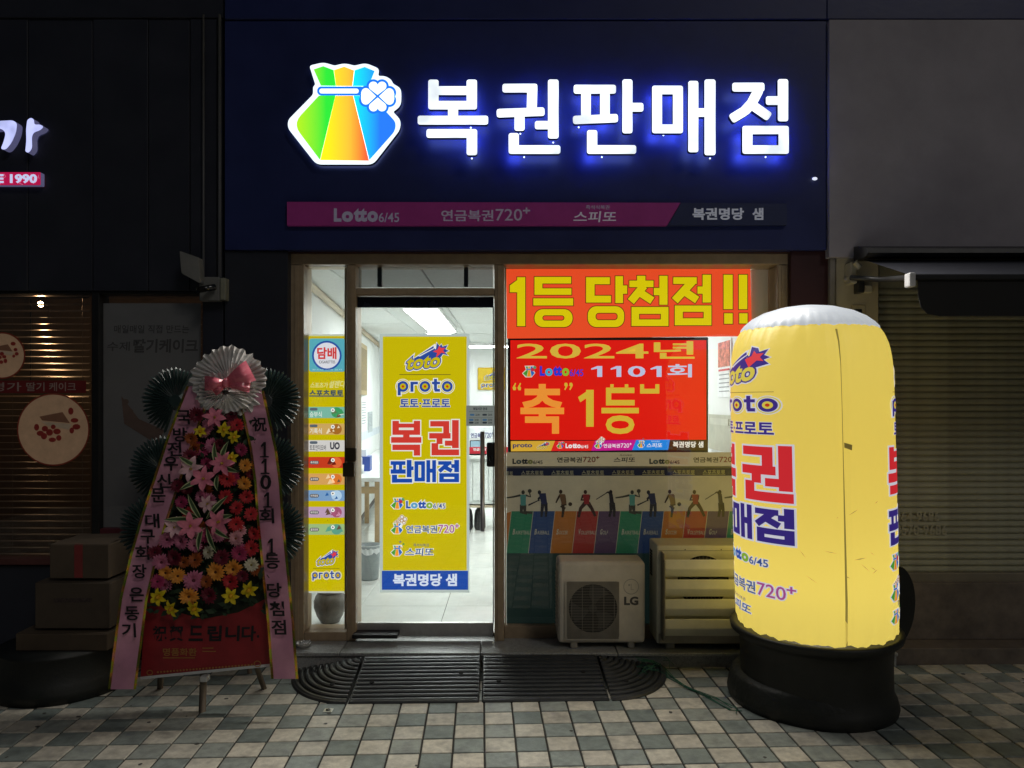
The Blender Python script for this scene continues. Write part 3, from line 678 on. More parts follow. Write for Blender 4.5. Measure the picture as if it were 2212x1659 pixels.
def poster_design(yel=YEL, navy='28489a', red=RED, blue='1848a8', white='e4e4e0'):
    d = bake(d_toto(yel, navy, white), k4x, k4y) + bake([([rect(205, 414, 715, 420)], '4a4420', 0)], k4x, k4y) + bake(d_proto(yel, navy, white), k4x, k4y)
    d += bake(outl(lambda q: [text('토토·프로토', 210, 660, 712, 740, q, 0, None, .03)], .03, .03, white, navy), k4x, k4y)
    d += bake(d_names(red, blue, white), k4x, k4y)
    d += bake(d_bag(170, 240, 360, 415, white, 1) + d_lotto(400, 290, 980, 400, white), k5x, k5y)
    d += bake(d_bag(170, 610, 355, 780, white, 2) + d_yeon(400, 635, 1185, 765, white), k5x, k5y)
    d += bake(d_bag(170, 935, 352, 1108, white, 3) + d_spito(385, 918, 825, 1100, white), k5x, k5y)
    return d

# ------------------------------------------------------------------ posters and films of the shopfront
E_ = 0.98  # posters glow in their own colours in place of room light behind them
po = thing('door_poster', 'tall yellow lottery poster with red and blue lettering on the glass door', 'poster', W(920, 1276, .075))
pbox('sheet', 820, 721, 1014, 1280, 0.0755, 0.0775, ink('cfdcd6', .70), po, 0)
flat('yellow_field', [rect(827, 727, 1008, 1232)], ink(YEL, E_), on(0.0745), po)
flat('blue_band', [rect(825, 1233, 1011, 1274)], ink('1848a4', E_), on(0.0745), po)
# the printed layers stand a fraction of a millimetre proud of one another
show(poster_design(), lambda l: on(0.0735 - .0007 * l), po, E_)
show(bake([([text('복권명당 샘', 207, 1360, 1150, 1545, .04)], 'd4dcec', 0)], k5x, k5y), lambda l: on(.0735), po, E_)

sl = thing('sidelight_poster', 'narrow yellow sports betting poster beside the door with a cigarette sign on top', 'poster', W(705, 1280, .11))
pbox('sheet', 663, 722, 747.5, 1281, 0.112, 0.114, ink('d8dccc', .7), sl, 0)
flat('yellow_field', [rect(665, 726, 747, 1277)], ink(YEL, E_), on(.111), sl)
S = lambda l: on(0.110 - .0007 * l)
flat('blue_square', [rrect(668, 731, 745.5, 803, 5)], ink('58aab8', E_), on(.1102), sl)
show([([disc(706, 768, 32)], '2450a0', 1), ([disc(706, 768, 28)], 'dcdce4', 2), ([text('담배', 685, 750, 727, 776, .035)], 'd03838', 3), ([text('CIGARETTES', 689, 779, 724, 785, .01)], '404048', 3), ([text('청소년 판매 금지', 674, 797, 738, 800, 0)], 'c8dce0', 1)], S, sl, E_)
show([([text('스포츠가', 670, 826, 708, 838, .02, .1), text('설렌다', 709, 822, 744, 838, .02, .2)], 'd8d490', 1), ([text('스포츠토토', 668, 842, 742, 857, .05)], '3c5060', 1)], S, sl, E_)
cards = [(879, 903, '7cb8a4', '승부식', '3e9a60', 'e8e4d0'), (915, 939, 'd0a860', '기록식', 'a86a28', 'ecdcb8'), (951, 975, 'd4d0cc', '토토언더오버', '50406a', 'c8b8c8'), (987, 1011, 'c83c20', '축구토토', 'e46a38', '701c14'), (1023, 1047, 'd8a25c', '농구토토', 'e07830', 'f0d0a0'),
         (1059, 1082, '7ca0c8', '야구토토', 'b4d0e8', '2860a0'), (1095, 1118, 'c0a0bc', '배구토토', 'a85878', 'e4d0e0'), (1132, 1155, 'a0bc80', '골프토토', '60a088', '304838')]
for k, (y0, y1, c, t, c2_, c3_) in enumerate(cards):
    rc = random.Random(k); flat('card', [rect(666, y0, 745, y1)], ink(c, E_), on(.1102), sl)
    if k < 3:
        show([([rrect(669, y0 + 2, 686, y0 + 8, 3)], '5a6470', 1), ([text(t, 669, y0 + 10, 695 if k < 2 else 704, y1 - 2, .01)], 'e4e8e0' if k < 2 else '30303c', 1)], S, sl, E_)
    else:
        show([([rrect(669, y0 + 8, 689, y0 + 16, 4)], '5a5a60', 1), ([text(t, 671, y0 + 9.5, 687, y0 + 14.5, .02)], 'e8e0d8', 2)], S, sl, E_)
    if k == 2: show([([text('UO', 713, y0 + 4, 734, y1 - 4, .05)], '3a3a44', 2)], S, sl, E_)
    ab = []
    for q in range(5):
        xx = rc.uniform(706, 738); yy = rc.uniform(y0 + 6, y1 - 6); r_ = rc.uniform(3, 7)
        r_ = min(r_, yy - y0 - 1, y1 - yy - 1)
        ab.append(([poly((xx - r_, yy + r_), (xx, yy - r_), (xx + r_, yy + r_ * .6))], rc.choice((c2_, c3_, '6a5040')), 1 + q % 3))
    if k != 2: show([([disc(727, (y0 + y1) / 2, 11.3)], c2_, 1)] + ab + [([disc(719, y0 + 7, 4.2)], 'f0f0ec', 4), ([disc(719, y0 + 7, 1.6)], '303030', 5)], S, sl, E_, 'illustration')
gx, gy = (lambda x: 672 + (x - 165) * .112), (lambda y: 1187 + (y - 98) * .128)
show(bake(d_toto() + d_proto() + [([rect(205, 414, 715, 420)], '4a4420', 0)], gx, gy), S, sl, E_)

kx, ky = (lambda x: 1050.7 + x * .31665), (lambda y: 525.35 + y * .31665)
bn = thing('window_banner', 'orange red banner with huge yellow winning shop lettering across the window top', 'banner', W(1360, 732, .16))
bp_ = [(kx(a), ky(b)) for a, b in ((135, 160), (1800, 150), (1812, 634), (140, 650))]
prism('sheet', poly(*bp_), .158, .162, ink('ea4c24', .95), bn)
ONE = [('r', 210, 232, 265, 566), ('p', [(160, 288), (236, 232), (236, 335), (160, 335)])]
DEUNG = [('r', 328, 230, 578, 275), ('r', 328, 231, 382, 352), ('r', 328, 308, 580, 352), ('r', 320, 376, 592, 425), ('q', (328, 450, 588, 572), (382, 492, 532, 528), 58, 18)]
DANG = [('r', 680, 232, 842, 280), ('r', 680, 233, 738, 405), ('r', 680, 358, 850, 405), ('r', 880, 225, 932, 408), ('r', 920, 288, 960, 345), ('q', (692, 430, 940, 572), (745, 475, 895, 525), 58, 22)]
CHEOM = [('r', 1028, 222, 1085, 262), ('r', 975, 255, 1140, 300), ('l', 1075, 290, 985, 398, 54), ('l', 1045, 335, 1132, 392, 52), ('r', 1142, 305, 1195, 355), ('r', 1180, 222, 1236, 420), ('q', (990, 435, 1242, 565), (1042, 482, 1190, 520), .5, .5)]
JEOM2 = [('r', 1275, 232, 1435, 278), ('l', 1405, 262, 1285, 392, 54), ('l', 1345, 325, 1438, 388, 52), ('r', 1440, 295, 1485, 345), ('r', 1475, 215, 1532, 405), ('q', (1285, 425, 1535, 560), (1340, 468, 1482, 512), .5, .5)]
BANG = [('r', 1618, 215, 1680, 450), ('r', 1622, 478, 1680, 550), ('r', 1722, 215, 1780, 450), ('r', 1725, 478, 1782, 548)]
ST = ONE + DEUNG + DANG + CHEOM + JEOM2 + BANG
show(bake([(grow(ST, 5), '50280c', 0), (grow(ST, 0), 'dcc800', 1)], kx, ky), lambda l: on(.1565 - .0015 * l), bn, .94)

tvs = thing('display_screen', 'red digital display with yellow congratulation text in a black bezel', 'screen', W(1310, 976, .2))
pbox('bezel', kx(146), ky(641), kx(1514), ky(1428), .17, .22, M_BLACK, tvs, .004)
SCR = lit('screen_red', hexc('d8160c'), .85)
flat('screen', [rect(kx(164), ky(662), kx(1500), ky(1342))], SCR, on(.1688), tvs)
kT = lambda l: on(.1675 - .0007 * l)
dT = [([text('2024', 205, 685, 1105, 787, .01), text('년', 1142, 668, 1420, 788, .02)], 'e0bc40', 0), ([one(715, 838, 790, 912, False), one(848, 838, 920, 912, False), text('0', 965, 838, 1085, 912, .02), one(1120, 838, 1195, 912, False), text('회', 1235, 825, 1402, 915, .02)], 'c4ccec', 0), ([text('축', 232, 960, 530, 1300, .03)], 'f89a38', 0),
      ([poly((178, 985), (196, 952), (203, 958), (194, 976), (203, 985), (200, 1003), (184, 1003)), poly((212, 985), (230, 952), (237, 958), (228, 976), (237, 985), (234, 1003), (218, 1003)), poly((556, 970), (538, 1003), (531, 997), (540, 979), (531, 970), (534, 952), (550, 952)), poly((590, 970), (572, 1003), (565, 997), (574, 979), (565, 970), (568, 952), (584, 952)),
        text('등', 785, 985, 1040, 1302, .02), rect(680, 1000, 732, 1252), poly((625, 1050), (700, 1000), (700, 1045), (640, 1085)), rect(1048, 993, 1180, 1026), rect(1048, 962, 1076, 993), rect(1152, 962, 1180, 993), rect(845, 962, 868, 984), rect(944, 962, 968, 984)], 'dcb838', 0)]
dT += d_bag(245, 835, 332, 915, 'd8d8d0', 1) + d_lotto(365, 838, 660, 905, None, ('2838d8', '38b0d8', '2838d8', '90c030', '3038d0'))
dT += [([poly((166, 1350), (468, 1348), (440, 1418), (168, 1420))], 'dcac38', 0), ([poly((468, 1348), (742, 1346), (714, 1416), (440, 1418))], 'e02420', 0), ([poly((742, 1346), (1022, 1342), (994, 1412), (714, 1416))], 'c81890', 0), ([poly((1022, 1342), (1252, 1340), (1240, 1410), (994, 1412))], '2088e8', 0), ([poly((1252, 1342), (1512, 1340), (1512, 1410), (1240, 1412))], '3c2a10', 0)]
dT += [([text('proto', 180, 1366, 312, 1402, .03)], '303868', 1)]
dT += bake(d_toto('e8c840', '303868'), lambda x: 340 + (x - 240) * .2, lambda y: 1354 + (y - 98) * .19)
dT += d_bag(478, 1353, 528, 1402, 'eeeeee', 1) + d_lotto(540, 1366, 694, 1398, None, ('f4f0f0',) * 5)
dT += d_bag(736, 1352, 790, 1400, 'eeeeee', 2) + d_yeon(798, 1364, 992, 1396, None, 'f4e8f4', 'f4e8f4')
dT += d_bag(1030, 1346, 1080, 1396, 'eeeeee', 3) + d_spito(1092, 1346, 1205, 1394, None, 'f0f4fc', 'c0dcf8')
dT += [([text('복권명당 샘', 1272, 1352, 1480, 1394, .035)], 'f0ece0', 1)]
show(bake(dT, kx, ky), kT, tvs, .85)

stp_f = thing('window_strip', 'beige film strip of lottery names under the red display', 'film strip', W(1380, 1008, .15))
pbox('film', 1094, 977, 1675, 1007, .150, .152, mat('beige_film', (.46, .40, .28), .5, emit=.28, ecol=(.46, .40, .26), noise=.08), stp_f, 0)  # film colour glows a little in place of room light through it
def b_(dg, x, w_=1.0): return bake(dg, lambda q: kx(q), lambda q: ky(q))
dS = []
for x in (178, 1112):
    dS += d_lotto(x, 1470, x + 205, 1506, None, ('343c40', '58707c', '343c40', '909850', '3c3c3c'))
for x in (482, 1412):
    dS += d_yeon(x, 1455, x + 290, 1496, None, '30302c', '8a2c20')
dS += d_spito(868, 1440, 1022, 1495, None, '26262c', '70685c')
show(bake(dS, kx, ky), lambda l: on(.1485 - .0007 * l), stp_f, 0)

zx, zy = (lambda x: 1050.7 + x * .3), (lambda y: 940 + y * .3)
sf = thing('sports_film', 'window film with athletes above slanted coloured sport panels behind the air conditioners', 'film', W(1380, 1350, .16))
def pl(h, k=1.0):
    m = mat('film_' + h, tuple(v * k for v in hexc(h)), .5, noise=.12, scale=6, emit=.13, ecol=hexc(h)); m.cycles.emission_sampling = 'NONE'  # faint glow put into the film colours for room light coming through
    return m
flat('pale_field', [rect(1094, zy(292), 1675, zy(560))], pl('bcb49c'), on(.151), sf)
flat('navy_band', [rect(1094, zy(238), 1675, zy(292))], pl('1c2440'), on(.151), sf)
flat('green_field', [rect(1094, zy(560), 1675, 1351)], pl('2c423e'), on(.1515), sf)
tx = 138
show(bake([([text('스포츠토토', x, 255 - i, x + 162, 290 - i, .035) for i, x in enumerate(range(250, 2000, 218))] + [text('토토', 138, 262, 192, 292, .035)], 'b8b8a4', 0)], zx, zy), lambda l: on(.1495), sf, 0)
names = [('basketball', '2c7a5a', 'BASKETBALL'), ('baseball', '2c4674', 'BASEBALL'), ('soccer', 'a8682c', 'SOCCER'), ('volleyball', '9a3430', 'VOLLEYBALL'), ('golf', '54405c', 'GOLF')]
def fig(kind, x, y, s):
    """athlete in strokes; (x, y) feet, s height"""
    L = lambda *p, w=.09: path([(x + a * s, y - b * s) for a, b in p], [w * s * q for q in ((1, .8, .6) if len(p) == 3 else (1, .8))])
    Hd = lambda a, b: disc(x + a * s, y - b * s, .065 * s, .08 * s, 14)
    body = lambda *p: poly(*[(x + a * s, y - b * s) for a, b in p])
    if kind == 0: return [Hd(.05, .95), body((-.06, .86), (.16, .86), (.15, .45), (-.04, .45)), L((-.05, .84), (-.3, .78), (-.58, .74), w=.08), L((.14, .84), (.33, .78), (.28, 1.0), w=.08), disc(x + .3 * s, y - 1.0 * s, .075 * s, n=14), L((.0, .48), (-.02, .2), (.2, .14), w=.15), L((.1, .48), (.12, .2), (.4, .17), w=.15)]
    if kind == 1: return [Hd(-.08, .95), body((-.1, .9), (.16, .92), (.22, .5), (.0, .5)), L((.05, .85), (-.12, .7), (-.1, .62), w=.1), path([(x - .08 * s, y - .66 * s), (x - .5 * s, y - .46 * s)], [.03 * s, .06 * s]), L((.05, .55), (.02, .28), (.0, .02), w=.14), L((.16, .55), (.18, .28), (.16, .02), w=.14)]
    if kind == 2: return [Hd(-.02, .97), body((-.08, .88), (.14, .88), (.18, .5), (.02, .48)), L((-.05, .84), (-.14, .68), (-.2, .55), w=.08), L((.12, .84), (.16, .6), (.18, .45), w=.08), L((.06, .52), (.08, .28), (.04, .0), w=.13), L((.14, .52), (.0, .4), (.16, .34), w=.13), disc(x + .34 * s, y - .5 * s, .075 * s, n=14)]
    if kind == 3: return [Hd(.02, .96), body((-.08, .87), (.18, .87), (.16, .5), (-.02, .5)), L((-.06, .84), (-.14, .66), (.1, .66), w=.1), L((.16, .84), (.16, .7), (.0, .66), w=.1), L((.02, .55), (-.16, .34), (-.24, .0), w=.16), L((.12, .55), (.26, .34), (.4, .04), w=.16)]
    return [Hd(.05, .96), body((-.02, .9), (.12, .9), (.18, .5), (.02, .5)), L((.05, .88), (-.06, .96), (-.12, .92), w=.08), path([(x - .1 * s, y - .93 * s), (x - .5 * s, y - .68 * s)], [.03 * s, .03 * s]), L((.06, .55), (.06, .28), (.0, .02), w=.14), L((.14, .55), (.18, .28), (.18, .02), w=.14)]
shirts = ['4f8a84', '2a3050', '6a5038', '8a2c30', '2c2830']
for i in range(11):
    k = i % 5; x0 = 180 + i * 157.0; x1 = x0 + 157
    flat('sport_panel', [poly(*[(zx(a), zy(b)) for a, b in ((x0, 548), (x1, 547), (x1 - 35, 850), (x0 - 35, 850))])], pl(names[k][1]), on(.150), sf)
    flat('divider', [poly(*[(zx(a), zy(b)) for a, b in ((x0 - 2, 548), (x0 + 2, 548), (x0 - 33, 850), (x0 - 37, 850))])], pl('a8a490'), on(.1493), sf)
    t = names[k][2]; wd = 12.5 * len(t)
    flat('lettering', tf([text(t[0], x0 + 8, 676, x0 + 24, 716, .03, .15), text(t[1:], x0 + 27, 688, x0 + 15 + wd, 715, .01, .15)], zx, zy), pl('a8a898'), on(.1493), sf)
    xf = x0 + [75, 60, 45, 58, 78][k]
    sh_ = fig(k, xf, 592, 190)
    flat('athlete', tf(sh_, zx, zy), pl(['3a3a34', '23242c', '33261c', '3a2420', '201c20'][k]), on(.1485), sf)
    flat('shirt', tf([sh_[1]], zx, zy), pl(shirts[k]), on(.1475), sf)
flat('divider', [poly(*[(zx(a), zy(b)) for a, b in ((x1 - 2, 548), (x1 + 2, 548), (x1 - 33, 850), (x1 - 37, 850))])], pl('a8a490'), on(.1493), sf)
flat('sport_panel', [poly(*[(zx(a), zy(b)) for a, b in ((147, 560), (179, 550), (145, 850), (147, 850))])], pl('a8682c'), on(.150), sf)
pbox('backing', 1094, 1005.5, 1675, 1351, .1535, .158, mat('film_back', (.2, .2, .2), .8), sf, 0)

# purple name strip under the letters; a faint glow is added to its colours
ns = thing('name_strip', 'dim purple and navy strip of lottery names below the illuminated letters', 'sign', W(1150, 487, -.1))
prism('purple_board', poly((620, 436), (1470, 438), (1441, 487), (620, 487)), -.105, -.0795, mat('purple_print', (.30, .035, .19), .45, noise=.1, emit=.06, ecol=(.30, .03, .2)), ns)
prism('navy_board', poly((1471.5, 438), (1700, 440), (1700, 486), (1442.5, 487)), -.105, -.0795, mat('navy_print', (.03, .04, .11), .45, noise=.1), ns)
mP = 0
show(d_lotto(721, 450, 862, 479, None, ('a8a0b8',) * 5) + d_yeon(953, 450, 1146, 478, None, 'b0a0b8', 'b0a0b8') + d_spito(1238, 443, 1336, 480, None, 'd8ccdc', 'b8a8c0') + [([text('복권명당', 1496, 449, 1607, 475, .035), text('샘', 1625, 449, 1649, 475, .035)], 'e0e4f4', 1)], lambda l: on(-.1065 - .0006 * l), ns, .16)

# notice on the door and other papers
hn = thing('hours_notice', 'small grey opening hours notice stuck to the door glass', 'notice', W(1038, 920, .07))
pbox('sheet', 1007, 876, 1069, 920, .052, .0535, ink('98a09a', .45), hn, 0)
dh = [([text('영업시간 안내', 1022, 880, 1052, 886, .03)], '202830', 0), ([rect(1013, 889, 1065, 889.6), rect(1013, 902, 1065, 902.5), rect(1039, 903, 1039.5, 916)], '48504c', 0)]
for (a, b, c) in ((1015, 894, '4878a0'), (1042, 894, '384048'), (1013, 905, '4878a0'), (1042, 905, '4878a0'), (1013, 911, '384048'), (1042, 911, '384048')):
    dh += [([rrect(a, b, a + 10, b + 4, 2)], c, 0), ([text('22:00', a + 12, b, a + 21, b + 4, .02)], '303838', 0)]
show(dh, lambda l: on(.0512), hn, .45)

# ------------------------------------------------------------------ inside the shop
def wy(x):     # depth of the left room wall for a picture column
    k = (x - CX) / F; return (-1.42 + .0089) / 1.0 if False else ((-1.42 + 0.1 * .089 - k * D) / (k + .089))
def on_left(off): return lambda x, y, i: W(x, y, wy(x)) + Vector((off + .0004 * i, 0, 0))
def wall_sheet(name, label, cat, x0, y0, x1, y1, m, fm=None, off=.012, group=None):
    t = thing(name, label, cat, on_left(off)(x0, y1, 0), group)
    A = [on_left(off)(x, y, 0) for x, y in ((x0, y0), (x1, y0), (x1, y1), (x0, y1))]
    zt, zb = A[0].z, A[3].z
    A = [Vector((a.x, a.y, zt if i < 2 else zb)) for i, a in enumerate(A)]
    B = [a - Vector((off - .002, 0, 0)) for a in A]
    mesh_obj('frame' if fm else 'sheet', A + B, [(0, 1, 2, 3), (0, 4, 5, 1), (1, 5, 6, 2), (2, 6, 7, 3), (3, 7, 4, 0)], fm or m, t)
    if fm:
        c = sum(A, Vector()) / 4; mesh_obj('picture', [c + (a - c) * .82 + Vector((.004, 0, 0)) for a in A], [(0, 1, 2, 3)], m, t)
    return t
wall_sheet('framed_picture', 'tall gold framed picture on the left wall of the shop', 'picture', 773, 738, 788, 852, mat('gold_print', (.22, .16, .07), .5, noise=.5, scale=40), mat('gold_frame', (.45, .33, .14), .35, .5), .03)
for k, (x0, y0, x1, y1) in enumerate(((771.5, 858, 778, 925), (779, 862, 789, 932), (794, 890, 803, 935))):
    t = wall_sheet('wall_notice', ['white results sheet nearest the door on the left wall', 'white results sheet with red foot on the left wall', 'small grey notice farther along the left wall'][k], 'notice', x0, y0, x1, y1, mat('paper_%d' % (k == 2), (.8, .82, .84) if k < 2 else (.45, .5, .52), .7), None, .01, 'notices on the left wall')
    A = [on_left(.013)(x, y, 0) for x, y in ((x0 + .8, y0 + 6), (x1 - .8, y0 + 6), (x1 - .8, y1 - 12), (x0 + .8, y1 - 12))]
    zt, zb = A[0].z, A[3].z; vs, fs = [], []
    for r_ in range(9):
        b = len(vs); za = zt + (zb - zt) * r_ / 9; zc = za + (zb - zt) * .035
        vs += [(A[0].x, A[0].y, za), (A[1].x, A[1].y, za), (A[1].x, A[1].y, zc), (A[0].x, A[0].y, zc)]; fs.append((b, b + 1, b + 2, b + 3))
    mesh_obj('print_lines', vs, fs, mat('print_grey', (.25, .28, .3), .7), t)
# writing desk along the left wall
dk = thing('writing_desk', 'long white writing desk with wooden legs along the left wall', 'desk', (-1.5, 3.5, ZF))
def slant(y0, y1, dx0, dx1, z0, z1, name, m, parent):
    vs = [(lw(y) + dx, y, z) for z in (z0, z1) for (y, dx) in ((y0, dx0), (y0, dx1), (y1, dx1), (y1, dx0))]
    return mesh_obj(name, vs, [(0, 3, 2, 1), (4, 5, 6, 7), (0, 1, 5, 4), (1, 2, 6, 5), (2, 3, 7, 6), (3, 0, 4, 7)], m, parent)
M_DW = mat('desk_white', (.72, .74, .72), .35); M_WOOD = mat('leg_wood', (.42, .30, .16), .5)
slant(2.3, 6.4, .02, .42, .80, .835, 'tabletop', M_DW, dk)
for y in (2.4, 4.3, 6.3):
    for dx in (.06, .36):
        slant(y, y + .05, dx, dx + .05, ZF, .80, 'leg', M_WOOD, dk)
    slant(y + .002, y + .045, .11, .36, .68, .74, 'stretcher', M_WOOD, dk)
slant(2.45, 6.3, .365, .40, .72, .79, 'apron', M_WOOD, dk)
slant(2.46, 6.3, .37, .395, .35, .40, 'stretcher', M_WOOD, dk)
fb = thing('slip_holder', 'blue slip holder standing on the white desk', 'holder', (lw(3.0) + .2, 3.0, .835))
slant(2.95, 3.15, .12, .26, .836, .98, 'box', mat('blue_plastic', (.03, .07, .32), .4), fb)
slant(3.0, 3.12, .15, .22, .9, 1.05, 'paper_slips', mat('slip_paper', (.8, .82, .85), .7), fb)
fb2 = thing('pen_cup', 'white pen cup beside the blue slip holder', 'cup', (lw(2.7) + .2, 2.7, .835))
lathe('cup', [(.025, .836), (.03, .92), (.027, .92), (.022, .84)], lw(2.7) + .2, 2.7, mat('white_plastic', (.75, .77, .77), .4), fb2, 16)
lathe('slip_stack', [(.012, .86), (.012, .99), (.002, 1.0)], lw(2.7) + .2, 2.7, mat('slip_paper', (.8, .82, .85)), fb2, 8)
# film strip along the wall above the desk
slant(2.4, 7.0, .004, .008, 1.06, 1.16, 'rail', mat('pale_strip', (.62, .68, .74), .5), dk)
# waste bin
c = W(797, 1247, 1.54); bn2 = thing('waste_bin', 'grey plastic waste bin with white liner behind the door glass', 'bin', (c.x, 1.54, ZF))
lathe('body', [(.072, ZF), (.078, ZF + .01), (.092, ZF + .25), (.099, ZF + .255), (.099, ZF + .275), (.088, ZF + .27), (.07, ZF + .02)], c.x, 1.54, mat('grey_plastic', (.30, .34, .35), .45), bn2, 32)
bl = []
for k in range(32):
    a = 2 * math.pi * k / 32; bl.append((.098 + .006 * math.sin(k * 2.7), a, .255 + .03 * random.random()))
vs = [(c.x + .095 * math.cos(a), 1.54 + .095 * math.sin(a), ZF + .28) for r_, a, h in bl] + [(c.x + (r_ + .006) * math.cos(a), 1.54 + (r_ + .006) * math.sin(a), ZF + h - .05) for r_, a, h in bl]
mesh_obj('liner', vs, [(k, (k + 1) % 32, 32 + (k + 1) % 32, 32 + k) for k in range(32)], mat('liner_film', (.7, .73, .74), .3), bn2)
# clay jar
c = W(713, 1362, .36); jr = thing('clay_jar', 'grey brown lidded clay jar standing behind the narrow side pane', 'jar', (c.x, .36, ZF))
jz = ZF; prof = [(.05, 0), (.062, .004), (.085, .05), (.104, .11), (.104, .15), (.088, .19), (.072, .205), (.07, .215)]
lathe('body', [(r_, jz + z * .95) for r_, z in prof], c.x, .36, mat('onggi_glaze', (.17, .155, .14), .22, noise=.25, scale=25), jr, 40)
lathe('lid', [(.085, jz + .197), (.088, jz + .2), (.086, jz + .235), (.07, jz + .25), (.02, jz + .256)], c.x, .36, mat('onggi_lid', (.22, .20, .18), .4, noise=.2), jr, 40)
# sales counter
ct = thing('sales_counter', 'white sales counter with red front strip at the back of the shop', 'counter', (.2, 3.9, ZF))
box('body', -.62, 1.2, 3.75, 4.3, .40, .90, mat('counter_white', (.62, .66, .64), .45), ct)
box('worktop', -.66, 1.24, 3.70, 4.34, .90, .935, M_DW, ct)
box('front_strip', -.60, 1.18, 3.735, 3.748, .955, 1.03, mat('red_strip', hexc('c02838'), .45), ct)
box('shelf', -.62, 1.2, 3.75, 4.2, .36, .385, mat('pale_wood', (.5, .42, .3)), ct)
box('end_panel', -.64, -.61, 3.74, 4.28, ZF, .40, mat('counter_white', (.6, .6, .6)), ct)
flat('lettering', [text('연금복권720', 1022, 968, 1062, 974, .03)], mat('strip_white', (.85, .85, .85), .5), on(3.732), ct)
for k in range(6):
    x = -.52 + k * .088; box('leaflet_pack', x, x + .082, 3.738, 3.752, .42 + (k % 2) * .02, .86, mat('leaflets', (.72, .76, .74), .6, noise=.12, scale=30), ct, .006)
sb = thing('counter_sign', 'white sign with purple numerals above the counter', 'sign', (-.3, 3.75, 1.1))
box('board', -.56, 1.1, 3.76, 3.775, 1.12, 1.25, mat('white_board', (.78, .82, .84), .5), sb)
flat('lettering', [s for d_ in d_yeon(1017, 934, 1066, 946, None, '3c5890', '504880') for s in d_[0]], mat('sign_ink', hexc('4a5088'), .5), on(3.757), sb)
for k, x in enumerate((-.5, -.36)):
    t = thing('black_bag', ['black plastic sack under the counter, left one', 'black plastic sack under the counter beside the first one'][k], 'bag', (x, 3.9, ZF), 'sacks under the counter')
    lathe('sack', [(.05, ZF), (.065, ZF + .03), (.062, ZF + .16), (.05, ZF + .22), (.02, ZF + .25)], x, 3.88, mat('black_sack', (.02, .02, .022), .3, bump=.8, bscale=40), t, 14)
ts = thing('wall_sign', 'small yellow betting sign on the far wall', 'sign', W(1052, 842, 7.5))
pbox('board', 1032, 794, 1090, 842, 7.55, 7.6, mat('sign_yellow', hexc('c8a810'), .5), ts, .01)
show(bake(d_toto() + d_proto() + [([rect(205, 414, 715, 420)], '4a4420', 0)], lambda x: 1038 + (x - 165) * .078, lambda y: 801 + (y - 98) * .072), lambda l: on(7.545 - .004 * l), ts, 0)
# right wall things seen past the display
def on_right(off): return lambda x, y, i: Vector((1.56 - off, 1.56 * F / (x - CX) - D, H - (y - CY) * (1.56 / (x - CX))))
def right_sheet(name, label, cat, x0, y0, x1, y1, m, off=.01, group=None, part='sheet', t=None):
    t = t or thing(name, label, cat, on_right(0)(x1, y1, 0), group)
    ya, yb = on_right(0)(x0, 0, 0).y, on_right(0)(x1, 0, 0).y; xm = (x0 + x1) / 2
    zt, zb = on_right(0)(xm, y0, 0).z, on_right(0)(xm, y1, 0).z
    box(part, 1.56 - off, 1.559 - off + .008, min(ya, yb), max(ya, yb), zb, zt, m, t, 0); return t
cal = right_sheet('wall_calendar', 'wall calendar with red and blue picture hanging past the display', 'calendar', 1553, 734, 1582, 858, mat('paper_0', (.8, .82, .84)), .01)
right_sheet('', '', '', 1555, 738, 1580, 792, mat('calendar_picture', (.55, .16, .12), .6, noise=.8, scale=30), .014, None, 'picture', cal)
right_sheet('', '', '', 1556, 797, 1579, 801, mat('red_strip', (.5, .02, .03)), .014, None, 'heading', cal)
for r_ in range(5): right_sheet('', '', '', 1557, 808 + r_ * 9, 1578, 810 + r_ * 9, mat('print_grey', (.25, .28, .3)), .014, None, 'date_row', cal)
nb = right_sheet('notice_frame', 'framed clear notice holder on the right wall under the calendar', 'notice', 1536, 896, 1586, 974, mat('pale_film', (.42, .42, .34), .4), .02)
right_sheet('', '', '', 1540, 904, 1580, 918, mat('pale_film2', (.5, .5, .42), .4), .024, None, 'header', nb)

lt = thing('lottery_terminal', 'dark lottery terminal on the counter behind the door handle', 'terminal', (-.38, 3.85, .935))
box('base', -.50, -.28, 3.80, 4.0, .936, .985, M_BLACK, lt, .01); box('display', -.47, -.31, 3.84, 3.87, .985, 1.10, M_BLACK, lt, .006)
box('screen', -.46, -.32, 3.836, 3.8395, 1.0, 1.09, lit('terminal_screen', (.25, .42, .5), .6), lt, 0)
stl = thing('stool', 'round stool with red legs beside the writing desk', 'stool', (-1.08, 3.2, ZF))
lathe('seat', [(.15, .50), (.16, .51), (.16, .545), (.13, .555)], -1.08, 3.2, mat('stool_seat', (.16, .05, .05), .4), stl, 28)
for k in range(4):
    a = k * math.pi / 2 + .6; tube('leg', [(-1.08 + .11 * math.cos(a), 3.2 + .11 * math.sin(a), .50), (-1.08 + .16 * math.cos(a), 3.2 + .16 * math.sin(a), ZF)], .012, mat('stool_leg', (.28, .04, .04), .4), stl, 8)

